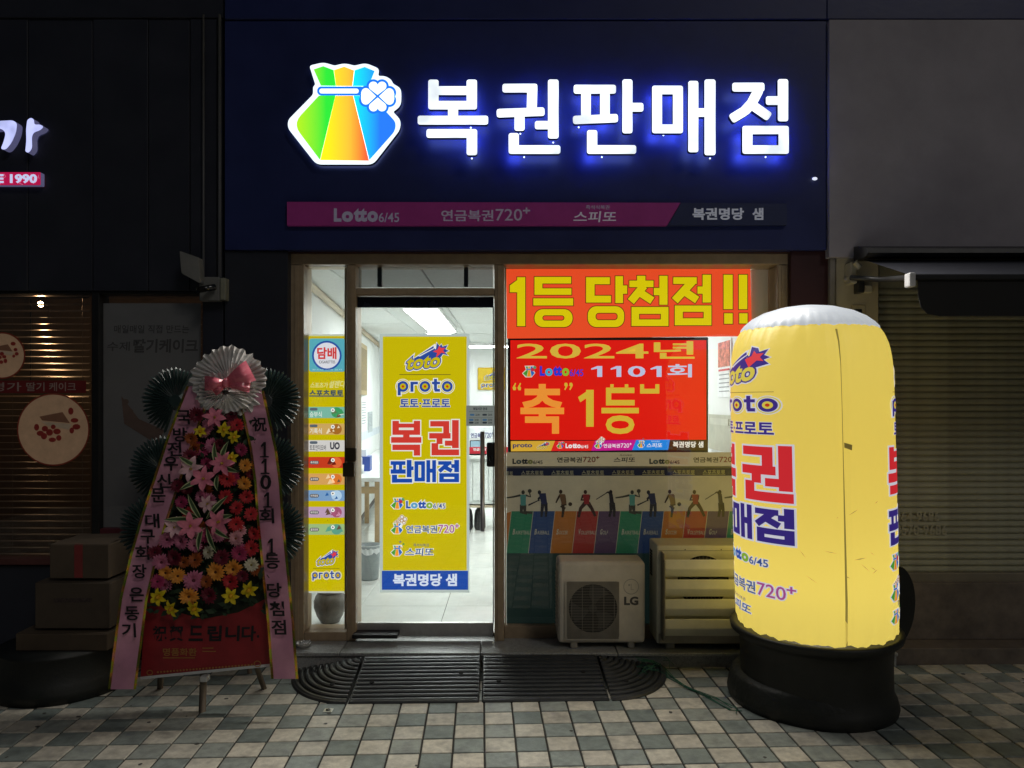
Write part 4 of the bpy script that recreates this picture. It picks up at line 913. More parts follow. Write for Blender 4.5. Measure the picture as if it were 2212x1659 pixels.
# ------------------------------------------------------------------ inflatable sign on the pavement
IX, IY, IA = 1.528, -0.67, R(22.1)
def icx(z): return IX + .012 - (z - .4) * .023
PROF = [(.372, .395), (.383, .43), (.386, .6), (.386, 1.2), (.386, 1.55), (.384, 1.68), (.376, 1.76), (.361, 1.82), (.340, 1.865), (.325, 1.885)]
def irad(z):
    for (r0, z0_), (r1, z1_) in zip(PROF, PROF[1:]):
        if z <= z1_: return r0 + (r1 - r0) * max(0, (z - z0_)) / (z1_ - z0_)
    return PROF[-1][0]
def ipt(a, z, off=0.0, r=None):
    rr = (irad(z) if r is None else r) + off
    return Vector((icx(z) + rr * (-math.sin(IA) * math.cos(a) + math.cos(IA) * math.sin(a)), IY + rr * (-math.cos(IA) * math.cos(a) - math.sin(IA) * math.sin(a)), z))
inf = thing('inflatable_sign', 'glowing yellow inflatable advertising column with white dome on a black base', 'inflatable sign', (IX, IY, 0))
def cloth(name, h, e, tr):
    m = ink(h, e); N = m.node_tree.nodes; L = m.node_tree.links
    m.cycles.emission_sampling = 'AUTO'
    if 'Add Shader' in N: return m
    t = N.new('ShaderNodeBsdfTranslucent'); t.inputs[0].default_value = tuple(v * tr for v in hexc(h)) + (1,)
    ad = N.new('ShaderNodeAddShader'); L.new(N['Principled BSDF'].outputs[0], ad.inputs[0]); L.new(t.outputs[0], ad.inputs[1]); L.new(ad.outputs[0], N['Material Output'].inputs[0])
    tc = N.new('ShaderNodeTexCoord'); w_ = N.new('ShaderNodeTexNoise'); w_.inputs['Scale'].default_value = 7; w_.inputs['Detail'].default_value = 3
    L.new(tc.outputs['Object'], w_.inputs['Vector'])
    b = N.new('ShaderNodeBump'); b.inputs['Strength'].default_value = .4; b.inputs['Distance'].default_value = .02; L.new(w_.outputs['Fac'], b.inputs['Height'])
    L.new(b.outputs[0], N['Principled BSDF'].inputs['Normal']); L.new(b.outputs[0], t.inputs['Normal'])
    return m
M_YC = cloth('yellow_cloth', 'cbba60', .54, .85)
n = 160; vs, fs = [], []
zs = [.395, .41, .43, .5, .7, .9, 1.1, 1.3, 1.5, 1.6, 1.66, 1.7, 1.74, 1.78, 1.81, 1.84, 1.862, 1.875, 1.885]
SEAM = R(21.6)
for z in zs:
    for k in range(n):
        a = 2 * math.pi * k / n; off = 0
        if z > 1.35: off += .0022 * ((z - 1.35) / .5) * math.sin(a * 23 + 2 * math.sin(z * 9)) * (.5 + .5 * math.sin(a * 3 + 1))
        if z < .75: off += .003 * ((.75 - z) / .35) * math.sin(a * 29 + math.sin(z * 14)) * (.5 + .5 * math.sin(a * 4))
        if z > 1.6: off += .0045 * ((z - 1.6) / .28) * (math.sin(a * 37) + .6 * math.sin(a * 61 + 1)) * (.5 + .5 * math.sin(a * 5))
        ds = min(abs(a - SEAM), abs(a - SEAM - math.pi)); off -= .012 * math.exp(-(ds / .035) ** 2) * (1 + 1.5 * max(0, z - 1.55))
        if z < .42: off += .004 * math.sin(a * 23) + .003 * math.sin(a * 41)
        vs.append(ipt(a, z + (.004 * math.sin(a * 19) + .003 * math.sin(a * 47) if z == .395 else 0), off))
for i in range(len(zs) - 1):
    for k in range(n): fs.append((i * n + k, i * n + (k + 1) % n, (i + 1) * n + (k + 1) % n, (i + 1) * n + k))
skin = mesh_obj('skin', vs, fs, M_YC, inf, True)
cap = [(.328, 1.882), (.325, 1.893), (.31, 1.912), (.275, 1.943), (.22, 1.972), (.14, 1.996), (.06, 2.008), (.01, 2.01)]
vs, fs = [], []
for (r_, z) in cap:
    for k in range(n):
        a = 2 * math.pi * k / n; vs.append(ipt(a, z + (.004 * math.sin(a * 31) if z < 1.9 else 0), .003 * math.sin(a * 47) if z < 1.92 else 0, r_))
for i in range(len(cap) - 1):
    for k in range(n): fs.append((i * n + k, i * n + (k + 1) % n, (i + 1) * n + (k + 1) % n, (i + 1) * n + k))
fs.append(tuple((len(cap) - 1) * n + k for k in range(n)))
mesh_obj('dome', vs, fs, cloth('white_cloth', 'b4bccc', .66, .4), inf, True)
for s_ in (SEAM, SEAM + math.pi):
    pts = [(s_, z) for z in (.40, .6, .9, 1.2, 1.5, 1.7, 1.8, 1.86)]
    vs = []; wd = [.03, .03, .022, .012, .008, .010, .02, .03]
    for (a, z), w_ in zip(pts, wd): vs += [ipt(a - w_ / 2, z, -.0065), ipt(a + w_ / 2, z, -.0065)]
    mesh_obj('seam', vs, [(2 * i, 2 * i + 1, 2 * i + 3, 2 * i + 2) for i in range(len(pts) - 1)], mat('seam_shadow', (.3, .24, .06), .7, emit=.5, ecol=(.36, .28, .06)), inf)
mesh_obj('seam_tab', [ipt(SEAM + .005, 1.335, .002), ipt(SEAM + .085, 1.325, .014), ipt(SEAM + .08, 1.30, .014), ipt(SEAM + .005, 1.312, .002)], [(0, 1, 2, 3)], mat('tab', (.3, .24, .07), .7, emit=.3, ecol=(.3, .22, .05)), inf)
YK = [(740, 748), (800, 832), (808, 846), (817, 853), (855, 900), (862, 912), (882, 942), (905, 957), (987, 1086), (992, 1090), (1044, 1172), (1075, 1188), (1102, 1227), (1115, 1240), (1130, 1252), (1155, 1292), (1170, 1290), (1172, 1300), (1202, 1338)]
def iz(y):
    for (a, p), (b, q) in zip(YK, YK[1:]):
        if y <= b: break
    s = p + (y - a) * (q - p) / (b - a)
    return H - (s - CY) / 447.0
def iplace(ac):
    def lay(l):
        return lambda x, y, i: ipt(R(ac) + (x - 920) / 150 * R(100), iz(y), .0016 + .0008 * l + .00005 * (i % 12))
    return lay
for ac in (-59, 110):
    show(poster_design('d8c850', '3c2c84', 'd82c34', '36287c', 'd4d4de'), iplace(ac), inf, .74, 'lettering', 4.0)
vs, fs = [], []                                             # scuffs and creases
rs = random.Random(5); sc = []
for k in range(12):
    a0 = R(rs.uniform(-12, 45)); z0_ = rs.uniform(.72, 1.1); L_ = rs.uniform(.01, .07); t_ = rs.uniform(-.9, .6)
    b = len(vs); da = L_ * math.cos(t_) / .4; dz = L_ * math.sin(t_); w_ = rs.uniform(.0008, .0022)
    vs += [ipt(a0, z0_, .003), ipt(a0 + da / 2, z0_ + dz / 2 + w_, .003), ipt(a0 + da, z0_ + dz, .003), ipt(a0 + da / 2, z0_ + dz / 2 - w_, .003)]; fs.append((b, b + 1, b + 2, b + 3))
tag(mesh_obj('scuffs', vs, fs, mat('scuff', (.22, .17, .06), .8, emit=.6, ecol=(.40, .30, .075)), inf), kind='stuff')
M_RUB = mat('black_plastic', (.013, .014, .012), .5, noise=.25, scale=14, bump=.1, bscale=90)
lathe('base', [(.36, 0), (.385, .006), (.39, .03), (.38, .07), (.365, .10), (.362, .16), (.362, .25), (.366, .32), (.388, .345), (.408, .36), (.413, .38), (.41, .392), (.39, .394), (.375, .38)], IX + .01, IY, M_RUB, inf, 72)
lathe('base_wrap', [(.385, .004), (.398, .04), (.39, .09), (.378, .13), (.36, .15)], IX - .015, IY + .02, mat('tarp_wrap', (.012, .014, .012), .55, bump=.9, bscale=18), inf, 40)
ld = W(1930, 1312, -.47); bm = bmesh.new()
bmesh.ops.create_cone(bm, cap_ends=True, segments=48, radius1=.222, radius2=.222, depth=.022, matrix=Matrix.Translation(ld) @ Euler((R(90), 0, R(36))).to_matrix().to_4x4())
bmesh.ops.bevel(bm, geom=[e for e in bm.edges if len(e.link_faces) == 2 and e.calc_face_angle(0) > 1], offset=.006, segments=2, affect='EDGES')
bm_obj('lid', bm, M_RUB, inf)
box('lid_hinge', ld.x - .06, ld.x + .02, -.50, -.44, .36, .40, M_RUB, inf, .008)
lp = bpy.data.lights.new('inflatable_lamp', 'POINT'); lp.energy = 2.6; lp.shadow_soft_size = .09; lp.color = (1, .99, .90)
lo = bpy.data.objects.new('lamp', lp); lo.location = (IX + .01, IY, .62); link(lo, inf)

# ------------------------------------------------------------------ air conditioner units
M_AC = mat('aged_white_metal', (.72, .66, .55), .45, noise=.10, scale=8, dirt=.25, bump=.04, bscale=200)
M_AC2 = mat('cream_metal', (.80, .77, .60), .38, noise=.08, scale=8, dirt=.22)
ax, ay = (lambda x: 1189 + x * .2), (lambda y: 1133.7 + y * .2)
ac1 = thing('air_conditioner', 'small white outdoor air conditioner unit with LG lettering and square fan grille', 'air conditioner', W(1300, 1397, -.04), 'outdoor air conditioner units')
Y1 = -.15
pbox('casing', ax(82), ay(398), ax(1026), ay(1282), Y1, .065, M_AC, ac1, .022, 3)
cxx, cyy, rr_ = 460, 905, 262
ang = [2 * math.pi * k / 64 + math.pi / 4 for k in range(64)]
def to_square(t):
    c_, s_ = math.cos(t), math.sin(t); ex = (ax(745) - ax(cxx)) if c_ > 0 else (ax(cxx) - ax(172)); ey = (ay(1236) - ay(cyy)) if s_ > 0 else (ay(cyy) - ay(610))
    f = min(ex / max(1e-6, abs(c_)), ey / max(1e-6, abs(s_))); return (ax(cxx) + f * c_, ay(cyy) + f * s_)
sq = [to_square(t) for t in ang]
ci = [(ax(cxx) + rr_ * .2 * math.cos(t), ay(cyy) + rr_ * .2 * math.sin(t)) for t in ang]
flat('fan_shade', [disc(ax(cxx), ay(cyy), rr_ * .2 + .5, n=48)], mat('shade_black', (.010, .010, .010), .8), on(Y1 - .0015), ac1)  # flat black disc on the casing, painted for the shade inside the fan opening
M_FAN = mat('fan_grey', (.06, .058, .055), .5)
for k in range(3):
    a0 = k * 2.094 + .5
    p = [(ax(cxx) + q * rr_ * .2 * math.cos(a0 + t), ay(cyy) + q * rr_ * .2 * math.sin(a0 + t)) for q, t in ((.2, 0), (.6, -.25), (.93, -.1), (.95, .45), (.9, .85), (.5, .6), (.2, .5))]
    flat('fan_blade', [poly(*p)], M_FAN, on(Y1 - .0025 - .0003 * k), ac1)
flat('fan_hub', [disc(ax(cxx), ay(cyy), 9, n=24)], M_FAN, on(Y1 - .004), ac1)
flat('grille_plate', [strip(sq, ci)], mat('grille_grey', (.33, .30, .25), .5, dirt=.3), on(Y1 - .006), ac1)
flat('grille_frame', [rring((ax(160), ay(600), ax(757), ay(1246)), (ax(174), ay(612), ax(743), ay(1234)), 3, 2)], M_AC, on(Y1 - .010), ac1)
bm = bmesh.new()
for k in range(37):
    a = W(ax(176), ay(618 + k * 17), Y1 - .014); b = W(ax(741), ay(618 + k * 17), Y1 - .014); add_box(bm, a.x, b.x, a.y, a.y + .002, a.z - .0009, a.z + .0009)
for x in (230, 345, 460, 578, 690):
    a = W(ax(x), ay(614), Y1 - .017); b = W(ax(x), ay(1232), Y1 - .017); add_box(bm, a.x - .0011, a.x + .0011, a.y, a.y + .0025, b.z, a.z)
tag(bm_obj('grille_wires', bm, mat('wire_metal', (.30, .28, .24), .4, .3), ac1), kind='stuff')
flat('lettering', [text('LG', ax(795), ay(775), ax(950), ay(868), .045)], mat('logo_grey', (.09, .085, .075), .5), on(Y1 - .0015), ac1)
flat('emblem', [ring(ax(872), ay(668), 16, 16, 1.4, 40), disc(ax(850), ay(650), 2, n=12), path([(ax(872), ay(635)), (ax(872), ay(700)), (ax(900), ay(700))], 1.2)], mat('emblem_grey', (.40, .37, .31), .5), on(Y1 - .0012), ac1)
for (a, b) in ((215, 290), (835, 905)): 
    q0, q1 = W(ax(a), 0, Y1 + .02).x, W(ax(b), 0, Y1 + .02).x; zt = W(0, ay(1280), Y1).z
    box('foot', q0, q1, Y1 + .01, Y1 + .19, .0915, zt + .004, mat('foot_grey', (.3, .28, .24), .6), ac1, .006)
for k in range(14):
    zz = W(0, ay(560 + k * 45), -.1).z; xl = W(ax(82), 0, Y1).x
    box('side_fin', xl - .006, xl + .001, Y1 + .03, .04, zz, zz + .005, M_AC, ac1, 0)
tube('valve_pipe', [(W(ax(70), 0, Y1).x, -.06, W(0, ay(470), Y1).z), (W(ax(90), 0, Y1).x, -.06, W(0, ay(470), Y1).z)], .02, M_AC, ac1)

ac2 = thing('air_conditioner', 'larger cream outdoor air conditioner unit with four wide louvres beside the yellow inflatable', 'air conditioner', W(1530, 1392, -.04), 'outdoor air conditioner units')
Y2 = -.16
pbox('casing', ax(1150), ay(222), 1660, ay(1286), Y2, .085, M_AC2, ac2, .010, 2)
flat('top_flange', [rect(ax(1165), ay(278), 1655, ay(282))], mat('joint_dark', (.1, .09, .07), .6), on(Y2 - .001), ac2)
for x in (1455, 1845): flat('screw', [disc(ax(x), ay(268), 1.3, n=10)], mat('joint_dark', (.1, .09, .07)), on(Y2 - .001), ac2)
fcx, fcy = ax(1650), ay(610)
flat('fan_shade', [disc(fcx, fcy, 56, n=56)], mat('shade_black', (.01, .01, .01)), on(Y2 - .001), ac2)  # another black disc painting the shade of the fan opening
flat('fan_ring', [ring(fcx, fcy, 57, 57, 3.2, 56)], M_AC2, on(Y2 - .006), ac2)
flat('fan_ring', [ring(fcx, fcy + 0, 50, 50, 1.6, 56)], mat('ring_dark', (.15, .14, .11), .5), on(Y2 - .005), ac2)
bm = bmesh.new()
for k in range(40):
    t = 2 * math.pi * k / 40
    p0 = W(fcx + 14 * math.cos(t), fcy + 14 * math.sin(t), Y2 - .008); p1 = W(fcx + 55 * math.cos(t), fcy + 55 * math.sin(t), Y2 - .008)
    dv = (p1 - p0).normalized(); nv = Vector((-dv.z, 0, dv.x)) * .0012
    bm.faces.new([bm.verts.new(q) for q in (p0 + nv, p1 + nv, p1 - nv, p0 - nv)])
tag(bm_obj('guard_wires', bm, mat('wire_metal', (.42, .39, .33)), ac2), kind='stuff')
xa, xb = W(ax(1240), 0, -.235).x, W(1668, 0, -.235).x
for y in (375, 590, 803, 1018):
    zt = W(0, ay(y), -.235).z; hgt = .105
    pr = [(-.222, zt - .006), (-.235, zt), (-.238, zt - .004), (-.246, zt - .05), (-.244, zt - .056), (-.205, zt - hgt), (-.20, zt - hgt + .001), (-.24, zt - .055), (-.232, zt - .006)]
    m_ = len(pr); vs = [(x, p[0], p[1]) for x in (xa, xb) for p in pr]
    mesh_obj('louvre', vs, [(i, (i + 1) % m_, m_ + (i + 1) % m_, m_ + i) for i in range(m_)] + [tuple(range(m_)), tuple(range(2 * m_ - 1, m_ - 1, -1))], M_AC2, ac2)
bm = bmesh.new(); zt, zb = W(0, ay(300), -.2).z, W(0, ay(1245), -.2).z
add_box(bm, xa - .012, xa - .002, -.225, Y2, zb, zt, .003); add_box(bm, xa - .012, xa - .002, -.248, -.2255, zb + .02, zt - .05, .002)
bm_obj('louvre_bracket', bm, mat('bracket_grey', (.20, .18, .13), .45, .3), ac2)
pbox('base_tray', ax(1172), ay(1180), 1655, ay(1284), Y2 - .012, Y2, mat('tray_cream', (.40, .36, .28), .5, dirt=.3), ac2, .004)
for x in (1440, 1620):
    q = W(x, 0, Y2).x; box('foot', q, q + .05, Y2 + .01, .08, .0915, W(0, ay(1284), Y2).z + .004, mat('foot_grey', (.3, .28, .24)), ac2, .006)
for k in range(9):
    zz = W(0, ay(330 + k * 32), -.1).z; xl = W(ax(1150), 0, Y2).x
    box('side_slot', xl - .002, xl + .004, -.02, .05, zz, zz + .012, mat('shade_black', (.01, .01, .01)), ac2, 0)  # black bars paint the shade inside the slots

# ------------------------------------------------------------------ rubber threshold ramps
M_MAT = mat('black_rubber', (.030, .032, .033), .34, noise=.25, scale=20, bump=.15, bscale=140, spec=.5, dirt=.2)
RA = R(1.7); NR = 11; DEP = .475; Z1, Z0 = .083, .016
def rot(x, y): return (x * math.cos(RA) - (y + .225) * math.sin(RA), x * math.sin(RA) + (y + .225) * math.cos(RA) - .228)
def rib_profile():
    pr = [(0, Z1)]
    for k in range(NR):
        t0 = .04 + .93 * k / NR; p = .93 / NR
        for (f, dz) in ((0.0, 0), (.10, -.011), (.30, -.011), (.42, 0), (.72, .002), (.99, 0)):
            t = t0 + f * p; pr.append((t, Z1 + (Z0 - Z1) * t ** 1.0 + dz))
    pr += [(.985, Z0 + .001), (1.0, Z0 - .006), (1.0, .002)]
    return pr
RP = rib_profile()
def ramp_mid(x0, x1, lab):
    t = thing('threshold_ramp', lab, 'ramp', (*rot((x0 + x1) / 2, -.45), 0), 'rubber ramp pieces in front of the door')
    vs, fs = [], []; m_ = len(RP); xs_ = [x0 + .004, x0 + .010, x0 + .022, x1 - .022, x1 - .010, x1 - .004]
    for i, x in enumerate(xs_):
        for (f, z) in RP:
            zz = z
            if i in (0, 5): zz = min(z, Z1 + (Z0 - Z1) * f) - .006
            elif i in (1, 2, 3, 4) and i in (1, 4): zz = Z1 + (Z0 - Z1) * f if f < .98 else z
            vs.append((*rot(x, -.225 - f * DEP), max(.002, zz)))
    for i in range(5):
        for k in range(m_ - 1): fs.append((i * m_ + k, (i + 1) * m_ + k, (i + 1) * m_ + k + 1, i * m_ + k + 1))
    b = len(vs); 
    for x in (x0 + .004, x1 - .004): vs.append((*rot(x, -.225), .002))
    fs += [tuple(range(m_)) + (b,), tuple(5 * m_ + k for k in range(m_)) + (b + 1,)]
    mesh_obj('body', vs, fs, M_MAT, t)
    for (u, v) in ((.14, .60), (.84, .42)):
        x = x0 + (x1 - x0) * u; z = Z1 + (Z0 - Z1) * v
        hole(x, -.225 - v * DEP, z, t)
def hole(x, y, z, t):
    X, Y = rot(x, y); tl = math.atan2(Z1 - Z0, DEP)
    bm = bmesh.new(); bmesh.ops.create_cone(bm, cap_ends=True, segments=18, radius1=.013, radius2=.013, depth=.006, matrix=Matrix.Translation((X, Y, z + .0015)) @ Euler((tl, 0, 0)).to_matrix().to_4x4())
    bm_obj('bolt_hole', bm, mat('hole_black', (.004, .004, .004), .9), t)
def ramp_end(xc, sx, lab):
    t = thing('threshold_ramp', lab, 'ramp', (*rot(xc + sx * .15, -.4), 0), 'rubber ramp pieces in front of the door')
    vs, fs = [], []; m_ = len(RP); NA = 22
    for i in range(NA + 1):
        a = R(90) * i / NA
        for (f, z) in RP: vs.append((*rot(xc + sx * (.004 + f * .375 * math.sin(a)), -.225 - f * DEP * math.cos(a)), max(.002, z)))
    for i in range(NA):
        for k in range(m_ - 1): fs.append((i * m_ + k, (i + 1) * m_ + k, (i + 1) * m_ + k + 1, i * m_ + k + 1))
    b = len(vs); vs.append((*rot(xc + sx * .004, -.225), .002))
    fs += [tuple(range(m_)) + (b,), tuple(NA * m_ + k for k in range(m_)) + (b,)]
    mesh_obj('body', vs, fs, M_MAT, t)
    for (a, f) in ((25, .68), (72, .68)):
        hole(xc + sx * f * .375 * math.sin(R(a)), -.225 - f * DEP * math.cos(R(a)), Z1 + (Z0 - Z1) * f, t)
ramp_mid(-.84, -.175, 'ribbed black rubber ramp piece in front of the glass door')
ramp_mid(-.170, .485, 'ribbed black rubber ramp piece next to the rounded end by the air conditioners')
ramp_end(-.845, -1, 'rounded black rubber ramp end beside the flower wreath')
ramp_end(.49, 1, 'rounded black rubber ramp end by the air conditioners')

# ------------------------------------------------------------------ small things on the ground
tw = thing('green_twine', 'frayed green twine trailing from the ramp to the inflatable base', 'twine', (.9, -.4, 0))
rs = random.Random(11); MG = mat('twine_green', (.03, .13, .08), .8)
def gp(x, y, h=.004): d = (H - h) * F / (y - CY); return Vector(((x - CX) * d / F, d - D, h))
base_pts = [(1378, 1424), (1405, 1428), (1425, 1440), (1450, 1465), (1490, 1487), (1540, 1510), (1580, 1530), (1600, 1540)]
for k in range(5):
    pts = []
    for i, (x, y) in enumerate(base_pts[: len(base_pts) - (k % 3)]):
        pts.append(gp(x + rs.uniform(-6, 6) * (1 + k * .3), y + rs.uniform(-5, 5), .095 - .09 * min(1, i / 2.2) if i < 3 else .010 + .002 * k))
    tube('strand', pts, .0022, MG, tw, 5)
for k in range(14):
    x, y = 1380 + rs.uniform(0, 55), 1424 + rs.uniform(-2, 16); p = gp(x, y, .06)
    tube('strand', [p, p + Vector((rs.uniform(-.05, .06), rs.uniform(-.04, .02), rs.uniform(-.02, .012))), p + Vector((rs.uniform(-.08, .10), rs.uniform(-.06, 0), -.03))], .0018, MG, tw, 4)
p = gp(709, 1535, .007); mk = thing('survey_marker', 'small square metal survey marker set in the pavement', 'marker', p)
box('plate', p.x - .022, p.x + .022, p.y - .022, p.y + .022, .0065, .010, M_STEEL, mk, .002)
lathe('boss', [(.012, .0105), (.012, .0125), (.004, .013)], p.x, p.y, mat('dark_chrome', (.1, .1, .1)), mk, 14)
p = W(655, 1388, -.10); at = thing('ashtray', 'small clear ashtray with butts on the step by the side pane', 'ashtray', (p.x, -.10, .092))
lathe('dish', [(.03, .0915), (.04, .093), (.043, .115), (.039, .115), (.035, .098), (.005, .097)], p.x, -.10, mat('grey_glass', (.35, .36, .35), .15), at, 20)
for k in range(4): tube('cigarette_butt', [(p.x - .02 + k * .012, -.10, .105), (p.x - .005 + k * .014, -.115 + k * .01, .124)], .004, mat('paper_0', (.8, .82, .84)), at, 6)

# ------------------------------------------------------------------ congratulation wreath on its stand
def WW(x, y, off=0.0): return W(x, y, -.82 + (1545 - y) / 790 * .20 - off)
wr = thing('flower_wreath', 'tall congratulation flower wreath with two pink ribbons and black leaf fans', 'wreath', W(437, 1545, -.82))
M_STK = mat('stand_wood', (.13, .10, .07), .7)
def bar(name, p0, p1, w_, m, parent): return tube(name, [p0, p1], w_, m, parent, 4)
bar('stand_leg', WW(440, 1440, .0), Vector((*W(437, 1545, -.82).xy, .002)), .017, M_STK, wr)
bar('stand_leg', WW(470, 900, -.05), Vector((W(437, 1545, -.82).x + .05, -.30, .002)), .015, M_STK, wr)
bar('stand_leg', WW(350, 1400, -.03), Vector((W(330, 1500, -.6).x, -.52, .002)), .015, M_STK, wr)
bar('stand_leg', WW(540, 1400, -.03), Vector((W(560, 1500, -.6).x, -.52, .002)), .015, M_STK, wr)
bar('stand_rail', WW(480, 800, -.06), WW(440, 1440, -.02), .018, M_STK, wr)
pbox('tape', 431, 1462, 447, 1474, -.84, -.80, mat('tape_white', (.5, .5, .48), .5), wr, .003)
M_FANL = mat('leaf_black_green', (.022, .042, .040), .32, noise=.3, spec=.6)
def blade_mesh(r0, r1, w_):
    vs = [(r0, -w_ * .5, 0), (r0, w_ * .5, 0), (r0, 0, .004), (r1 * .62, -w_, 0), (r1 * .62, w_, 0), (r1 * .62, 0, .014), (r1 * .92, -w_ * .9, -.004), (r1 * .92, w_ * .9, -.004), (r1 * .92, 0, .008), (r1, 0, -.002)]
    me = bpy.data.meshes.new('blade'); me.from_pydata(vs, [], [(0, 3, 5, 2), (2, 5, 4, 1), (3, 6, 8, 5), (5, 8, 7, 4), (6, 9, 8), (8, 9, 7)]); me.materials.append(M_FANL); return me
BLD = blade_mesh(.03, .178, .0085)
def fan(x, y, a0, a1, n_, off=-.02, sc=1.0):
    c = WW(x, y, off); bm = bmesh.new()
    bmesh.ops.create_cone(bm, cap_ends=True, segments=20, radius1=.05 * sc, radius2=.03 * sc, depth=.012, matrix=Matrix.Translation(c) @ Euler((R(90), 0, 0)).to_matrix().to_4x4())
    f_ = bm_obj('leaf_fan', bm, M_FANL, wr)
    for k in range(n_):
        a = R(a0 + (a1 - a0) * k / (n_ - 1)); o = bpy.data.objects.new('blade', BLD)
        Rm = Matrix(((math.cos(a), -math.sin(a), 0), (0, 0, -1), (math.sin(a), math.cos(a), 0))).to_4x4()
        o.matrix_basis = Matrix.Translation(c + Vector((0, -.002 * (k % 2), 0))) @ Rm @ Matrix.Scale(sc * random.uniform(.95, 1.03), 4); link(o, f_)
fan(380, 866, 60, 250, 26); fan(352, 1016, 80, 250, 24); fan(335, 1146, 80, 250, 24, sc=1.05)
fan(575, 866, -70, 120, 26); fan(580, 1010, -75, 90, 24); fan(585, 1150, -80, 90, 24, sc=1.0)
fan(440, 1270, 200, 340, 22, .0, .9)
# dark backing of florist's foam and leaves
bk = [(400, 880), (560, 880), (590, 1100), (600, 1290), (520, 1330), (440, 1345), (350, 1320), (300, 1260), (330, 1080)]
A = [WW(x, y, .0) for x, y in bk]; c = sum(A, Vector()) / len(A); nb_ = len(A)
vs = A + [c + (a - c) * .9 + Vector((0, -.03, 0)) for a in A]
mesh_obj('backing', vs, [(i, (i + 1) % nb_, nb_ + (i + 1) % nb_, nb_ + i) for i in range(nb_)] + [tuple(range(nb_, 2 * nb_))], mat('moss_dark', (.012, .018, .010), .9, bump=1.0, bscale=60), wr)
vs, fs = [], []; rs = random.Random(21)
def inside(x, y):
    t = (y - 880) / 460; return 405 - 95 * t < x < 556 + 45 * t
for k in range(520):
    x, y = rs.uniform(300, 600), rs.uniform(885, 1335)
    if not inside(x, y): continue
    p = WW(x, y, .035 + rs.uniform(0, .05)); a = rs.uniform(0, 6.28); L_ = rs.uniform(.025, .05)
    d1 = Vector((math.cos(a), rs.uniform(-.5, .2), math.sin(a))) * L_; d2 = Vector((-math.sin(a), rs.uniform(-.3, .3), math.cos(a))) * L_ * .3
    b = len(vs); vs += [p - d1 * .5, p + d2, p + d1 * .6, p - d2]; fs.append((b, b + 1, b + 2, b + 3))
tag(mesh_obj('greenery', vs, fs, mat('dark_leaf', (.02, .045, .02), .5, noise=.5, scale=30), wr), kind='stuff')
# blossoms
def petal(r0, r1, w_, lift, curl, seg_=4):
    """one petal along +x, facing +z"""
    vs, fs = [], []
    for i in range(seg_ + 1):
        t = i / seg_; r = r0 + (r1 - r0) * t; ww = w_ * math.sin(math.pi * min(1, .18 + .80 * t)) ** .8; z = lift * math.sin(t * 1.6) - curl * t ** 3
        vs += [(r, -ww, z), (r, 0, z - ww * .35), (r, ww, z)]
    for i in range(seg_):
        b = i * 3; fs += [(b, b + 3, b + 4, b + 1), (b + 1, b + 4, b + 5, b + 2)]
    return vs, fs
def blossom_mesh(name, layers, center, cols):
    vs, fs, mi = [], [], []
    for (n_, r0, r1, w_, lift, curl, z0_, ph) in layers:
        for k in range(n_):
            pv, pf = petal(r0, r1, w_, lift, curl); a = 2 * math.pi * k / n_ + ph + random.uniform(-.08, .08); q = random.uniform(.9, 1.08); b = len(vs)
            for (x, y, z) in pv: vs.append(((x * math.cos(a) - y * math.sin(a)) * q, (x * math.sin(a) + y * math.cos(a)) * q, z + z0_))
            fs += [tuple(b + i for i in f) for f in pf]; mi += [0] * len(pf)
    cr, cz = center; b = len(vs); m_ = 12
    for j, (f, z) in enumerate(((1, 0), (.75, cz * .8), (.3, cz))):
        for k in range(m_): vs.append((cr * f * math.cos(2 * math.pi * k / m_), cr * f * math.sin(2 * math.pi * k / m_), z))
    for j in range(2):
        for k in range(m_): fs.append((b + j * m_ + k, b + j * m_ + (k + 1) % m_, b + (j + 1) * m_ + (k + 1) % m_, b + (j + 1) * m_ + k)); mi.append(1)
    fs.append(tuple(b + 2 * m_ + k for k in range(m_))); mi.append(1)
    me = bpy.data.meshes.new(name); me.from_pydata(vs, [], fs)
    for c_ in cols: me.materials.append(c_)
    me.polygons.foreach_set('material_index', mi); me.polygons.foreach_set('use_smooth', [True] * len(fs)); return me
def fm(h): return mat('petal_' + h, hexc(h), .55, noise=.22, scale=45)
CT = {'red': ('c8343c', '301008'), 'orange': ('ecA040', '5a2c08'), 'pink': ('cc7898', '5a2030'), 'magenta': ('b03c68', '3a0c18'), 'pale': ('e4a8b0', '8a5030'), 'white': ('d8d0b8', '8a7a30'), 'dark': ('701830', '200808'), 'rust': ('a85828', '3a1808')}
GER = {k: blossom_mesh('gerbera', [(18, .010, .040, .0062, .006, .004, 0, 0), (14, .008, .030, .0055, .009, .001, .003, .15), (10, .005, .019, .004, .009, -.002, .005, .3)], (.0085, .007), [fm(a), fm(b)]) for k, (a, b) in CT.items()}
LIL = {k: blossom_mesh('lily', [(3, .004, .062, .0135, .022, .018, 0, 0), (3, .004, .060, .017, .020, .02, .003, 1.05)], (.006, .02), [fm(a), fm(b)]) for k, (a, b) in {'pink': ('e08098', 'b09030'), 'pale': ('e0b4bc', 'a08838')}.items()}
DAF = {k: blossom_mesh('yellow_lily', [(6, .005, .048, .0125, .016, .016, 0, 0)], (.012, .024), [fm('d8c018'), fm('c89810')]) for k in ('yellow', )}
